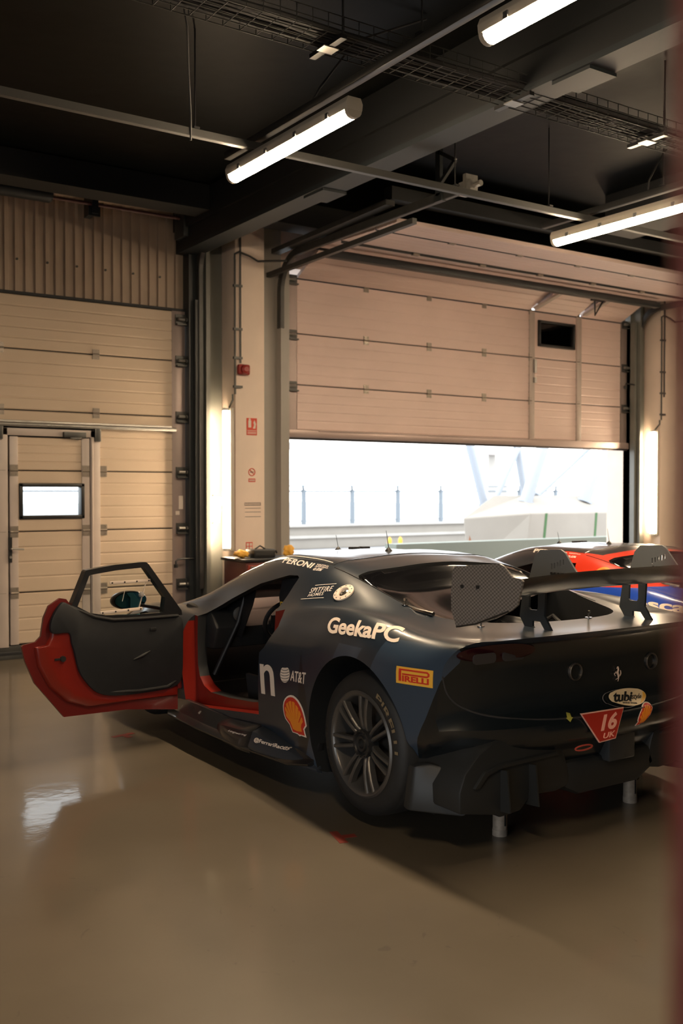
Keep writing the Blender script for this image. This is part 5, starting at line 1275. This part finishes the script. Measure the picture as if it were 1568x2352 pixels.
# fuel filler: flanged ring with screws round a recessed coupling
h = bvh1.ray_cast(P3(-1.3, .537, 1.02), Vector((1, 0, -.04)).normalized(), 2)
nrm = h[1] if h[1].x < 0 else -h[1]
cap = bpy.data.objects.new('fuel_filler', None); COL.objects.link(cap); cap.parent = car1
b = MB(); b.lathe([(.060, 0), (.060, .008), (.034, .012), (.030, .008), (.027, -.004)], h[0]+nrm*.001, nrm, 40); b.build('flange', mSWHT, cap)
b = MB(); b.lathe([(.028, -.002), (.026, .004), (.018, .006), (.016, .0), (0, .0)], h[0]+nrm*.001, nrm, 32); b.build('coupling', mCHROME, cap)
u = nrm.cross(Vector((0, 0, 1))).normalized(); w_ = nrm.cross(u)
b = MB()
for k in range(10):
    a = 2*PI*k/10; p = h[0]+(u*math.cos(a)+w_*math.sin(a))*.049+nrm*.009; b.tube([p, p+nrm*.002], .0042, 8)
b.build('screw_ring', mSBLK, cap)
PD = (.6, 0, -1)
text('PERONI', [P3(-.603,1.367,1.105), P3(-.643,.968,1.096), P3(-.600,.995,1.122), P3(-.550,1.41,1.131)], 'lettering', mLETTER, body1, bvh1, PD, bold=.02, shear=.2)
text('NASTRO', [P3(-.610,.965,1.114), P3(-.608,.850,1.113), P3(-.598,.860,1.119), P3(-.598,.975,1.121)], 'lettering', mLETTER, body1, bvh1, PD, bold=.01, shear=.2, cuts=(3, 1))
text('AZZURRO', [P3(-.624,.965,1.106), P3(-.622,.835,1.105), P3(-.612,.845,1.111), P3(-.613,.970,1.112)], 'lettering', mLETTER, body1, bvh1, PD, bold=.01, shear=.2, cuts=(3, 1))
text('0.0%', [P3(-.651,.945,1.089), P3(-.648,.860,1.089), P3(-.628,.868,1.102), P3(-.630,.955,1.103)], 'lettering', mLETTER, body1, bvh1, PD, bold=.02, shear=.2, cuts=(3, 1))
# thin white roof line above it
shape([[(0,0),(1,0),(1,1),(0,1)]], [P3(-.520,1.62,1.2), P3(-.560,.88,1.2), P3(-.553,.88,1.2), P3(-.513,1.62,1.2)], 'line', mLETTER, body1, bvh1, (0,0,-1), cuts=(16, 1))
fair = [o for o in COL.objects if o.name.startswith('skirt_fairing') and o.parent and o.parent.parent == car1][0]
defl = [o for o in COL.objects if o.name.startswith('skirt_deflector') and o.parent and o.parent.parent == car1][0]
skirt1 = fair.parent
def bvh_of(o): me = o.data; return BVHTree.FromPolygons([v.co for v in me.vertices], [tuple(p.vertices) for p in me.polygons])
text('@FerrariRaces', side(-1.2, [(.955,.160),(.650,.168),(.655,.190),(.955,.186)]), 'lettering', mSWHT, skirt1, bvh_of(fair), LX, bold=.022, cuts=(8, 1))
text('d.engineering', side(-1.2, [(1.28,.150),(1.06,.168),(1.06,.180),(1.28,.165)]), 'lettering', mLETTER, skirt1, bvh_of(defl), LX, bold=.0, shear=.4, cuts=(4, 1))
text('FERRARI GENUINE', side(-1.0, [(2.04,.150),(1.77,.156),(1.77,.171),(2.04,.165)]), 'lettering', M('grey_lettering', (.22, .21, .20), .5), skirt1, bvh_of(skirt1), LX, bold=.012, cuts=(4, 1))
# tail: oval sticker, shield plate, shell, rearing horse, arrow
def tail(pts, y=-1.0): return [P3(x, y, z) for x, z in pts]
TQ = tail([(-.073,.541),(.164,.508),(.223,.589),(-.051,.619)])
shape([ell(.5,.5,.5,.5,40)], TQ, 'oval_sticker', mCREAM, body1, bvh1, RY, cuts=(4, 4), off=.010)
shape(ringpoly(.5,.5,.5,.5,.018,48), tail([(-.115,.537),(.118,.505),(.178,.588),(-.092,.619)]), 'sticker_outline', M('outline_grey', (.20, .18, .17), .5), body1, bvh1, RY, cuts=(1, 1), off=.009)
shape([[(.96,.64),(.985,.56),(.985,.44),(.96,.36),(.90,.24),(.82,.15),(.90,.40),(.90,.60),(.86,.80),(.92,.74)]], TQ, 'sticker_edge', mYELL, body1, bvh1, RY, cuts=(1, 1), off=.0115)
text('tubi', subq(TQ, .11, .20, .60, .80), 'sticker_lettering', mSBLK, body1, bvh1, RY, bold=.035, off=.012)
text('style', subq(TQ, .61, .28, .86, .70), 'sticker_lettering', mSBLK, body1, bvh1, RY, bold=-.004, off=.012)
text('EXHAUST SYSTEMS', subq(TQ, .36, .09, .72, .17), 'sticker_lettering', mRIMD, body1, bvh1, RY, off=.012, cuts=(3, 1))
plate = [(-.290,.536),(-.003,.532),(-.095,.405),(-.205,.400)]
cxp = sum(p[0] for p in plate)/4; czp = sum(p[1] for p in plate)/4
def PYZ(z, o=0): return -.742-.034*(.536-z)/.136-o
def tilted(name, pts, o, th, mat, par): return MB().add([(x, PYZ(z, o), z) for x, z in pts]+[(x, PYZ(z, o)+th, z) for x, z in pts], [(0,1,2,3), (7,6,5,4), (0,4,5,1), (1,5,6,2), (2,6,7,3), (3,7,4,0)]).build(name, mat, par, smooth=0)
pl_ = tilted('race_plate', plate, 0, .006, M('plate_border', (.75, .42, .34), .5), car1)
tilted('plate_ground', [(cxp+(x-cxp)*.95, czp+(z-czp)*.93) for x, z in plate], .0015, .002, mREDB, pl_)
mPK = M('plate_pink', (.85, .40, .30), .5)
def PL(pts): return [P3(x, PYZ(z, .002), z) for x, z in pts]
text('16', PL([(-.185,.447), (-.082,.449), (-.050,.519), (-.152,.517)]), 'plate_lettering', mPK, pl_, cuts=(1, 1), off=.0012, bold=.035, shear=.1, d=(0, 1, 0))
text('UK', PL([(-.178,.414), (-.100,.416), (-.092,.440), (-.170,.437)]), 'plate_lettering', mPK, pl_, cuts=(1, 1), off=.0012, bold=.01, shear=.2, d=(0, 1, 0))
shell_emblem(tail([(.165,.430),(.070,.435),(.110,.533),(.215,.530)]), bvh1, RY, body1)
b = MB(); zy = warp((0, -.62, .68))[1]-.010
def HP(x, y): return Vector((-.020+.052*(x-250)/880, zy, .643+.074*(1-(y-400)/1700)))
for pts, rs in (([(690,450),(640,560),(545,650)], (42,40,24)), ([(700,470),(745,650),(740,880),(680,1000)], (48,62,70,80)), ([(660,960),(650,1130),(740,1330),(780,1480)], (88,100,92,88)),
                ([(780,1480),(765,1620),(780,1760)], (88,70,42)), ([(780,1760),(745,1900),(690,2060)], (38,30,26)), ([(740,1700),(600,1770),(470,1820)], (40,34,34)),
                ([(620,1060),(450,1110),(320,1130),(300,1260),(420,1430)], (50,42,36,32,26)), ([(600,1020),(470,1060),(390,960)], (40,34,24)), ([(850,1520),(970,1430),(1040,1220),(1010,1000),(990,880)], (50,44,46,44,22))):
    b.tube([HP(*q) for q in pts], [r*5.6e-5 for r in rs], 8)
b.build('horse_emblem', M('satin_horse', (.75, .55, .42), .45, metal=.2), body1)
shape([[(.2,1),(.75,.9),(.8,.45),(1,.4),(.45,0),(0,.35),(.2,.4)]], tail([(-.371,.505),(-.330,.503),(-.318,.534),(-.352,.537)]), 'arrow_sticker', M('arrow_yellow', (.36, .34, .06), .5), body1, bvh1, RY, cuts=(1, 1), off=.010)
b = MB(); b.tube([(-.245+.055*math.cos(a), -.72, .372+.011*math.sin(a)) for a in [2*PI*k/24 for k in range(24)]], .004, 6, closed=True); b.build('tow_loop', M('tow_red', (.5, .08, .05), .4), car1)

# ---- the second car, beyond the first
car2, body2, bvh2 = make_car('red and blue race car partly hidden behind the black car', (6.50, 4.60, 0), False)
car2['group'] = 'parked race cars'
text('PERONI', [P3(-.603,1.367,1.105), P3(-.643,.968,1.096), P3(-.600,.995,1.122), P3(-.550,1.41,1.131)], 'lettering', mLETTER, body2, bvh2, PD, bold=.02, shear=.2)
text('NASTRO', [P3(-.610,.965,1.114), P3(-.608,.850,1.113), P3(-.598,.860,1.119), P3(-.598,.975,1.121)], 'lettering', mLETTER, body2, bvh2, PD, bold=.01, shear=.2, cuts=(3, 1))
text('0.0%', [P3(-.651,.945,1.089), P3(-.648,.860,1.089), P3(-.628,.868,1.102), P3(-.630,.955,1.103)], 'lettering', mLETTER, body2, bvh2, PD, bold=.02, shear=.2, cuts=(3, 1))
text('pesca', [P3(-1.05,.10,.80), P3(-1.05,-.40,.80), P3(-1.0,-.36,.865), P3(-1.0,.14,.865)], 'lettering', mSWHT, body2, bvh2, (1,0,-.2), bold=.03)
b = MB(); o = b.lathe([(.060, 0), (.060, .008), (.034, .012), (.030, .008), (0, .004)], h[0]+nrm*.001, nrm, 32).build('fuel_filler', mORNG, car2)

# slim red pole standing right beside the camera, out of focus at the picture's right edge
b = MB(); b.tube([(.316, .229, 0), (.316, .229, 2.2)], .0135, 24); b.tube([(.316, .229, 0), (.316, .229, .02)], .05, 24)
o = b.build('red_pole', M('pole_red', (.10, .008, .005), .5)); tag(o, 'blurred slim red pole very close to the camera at the right edge', 'pole')
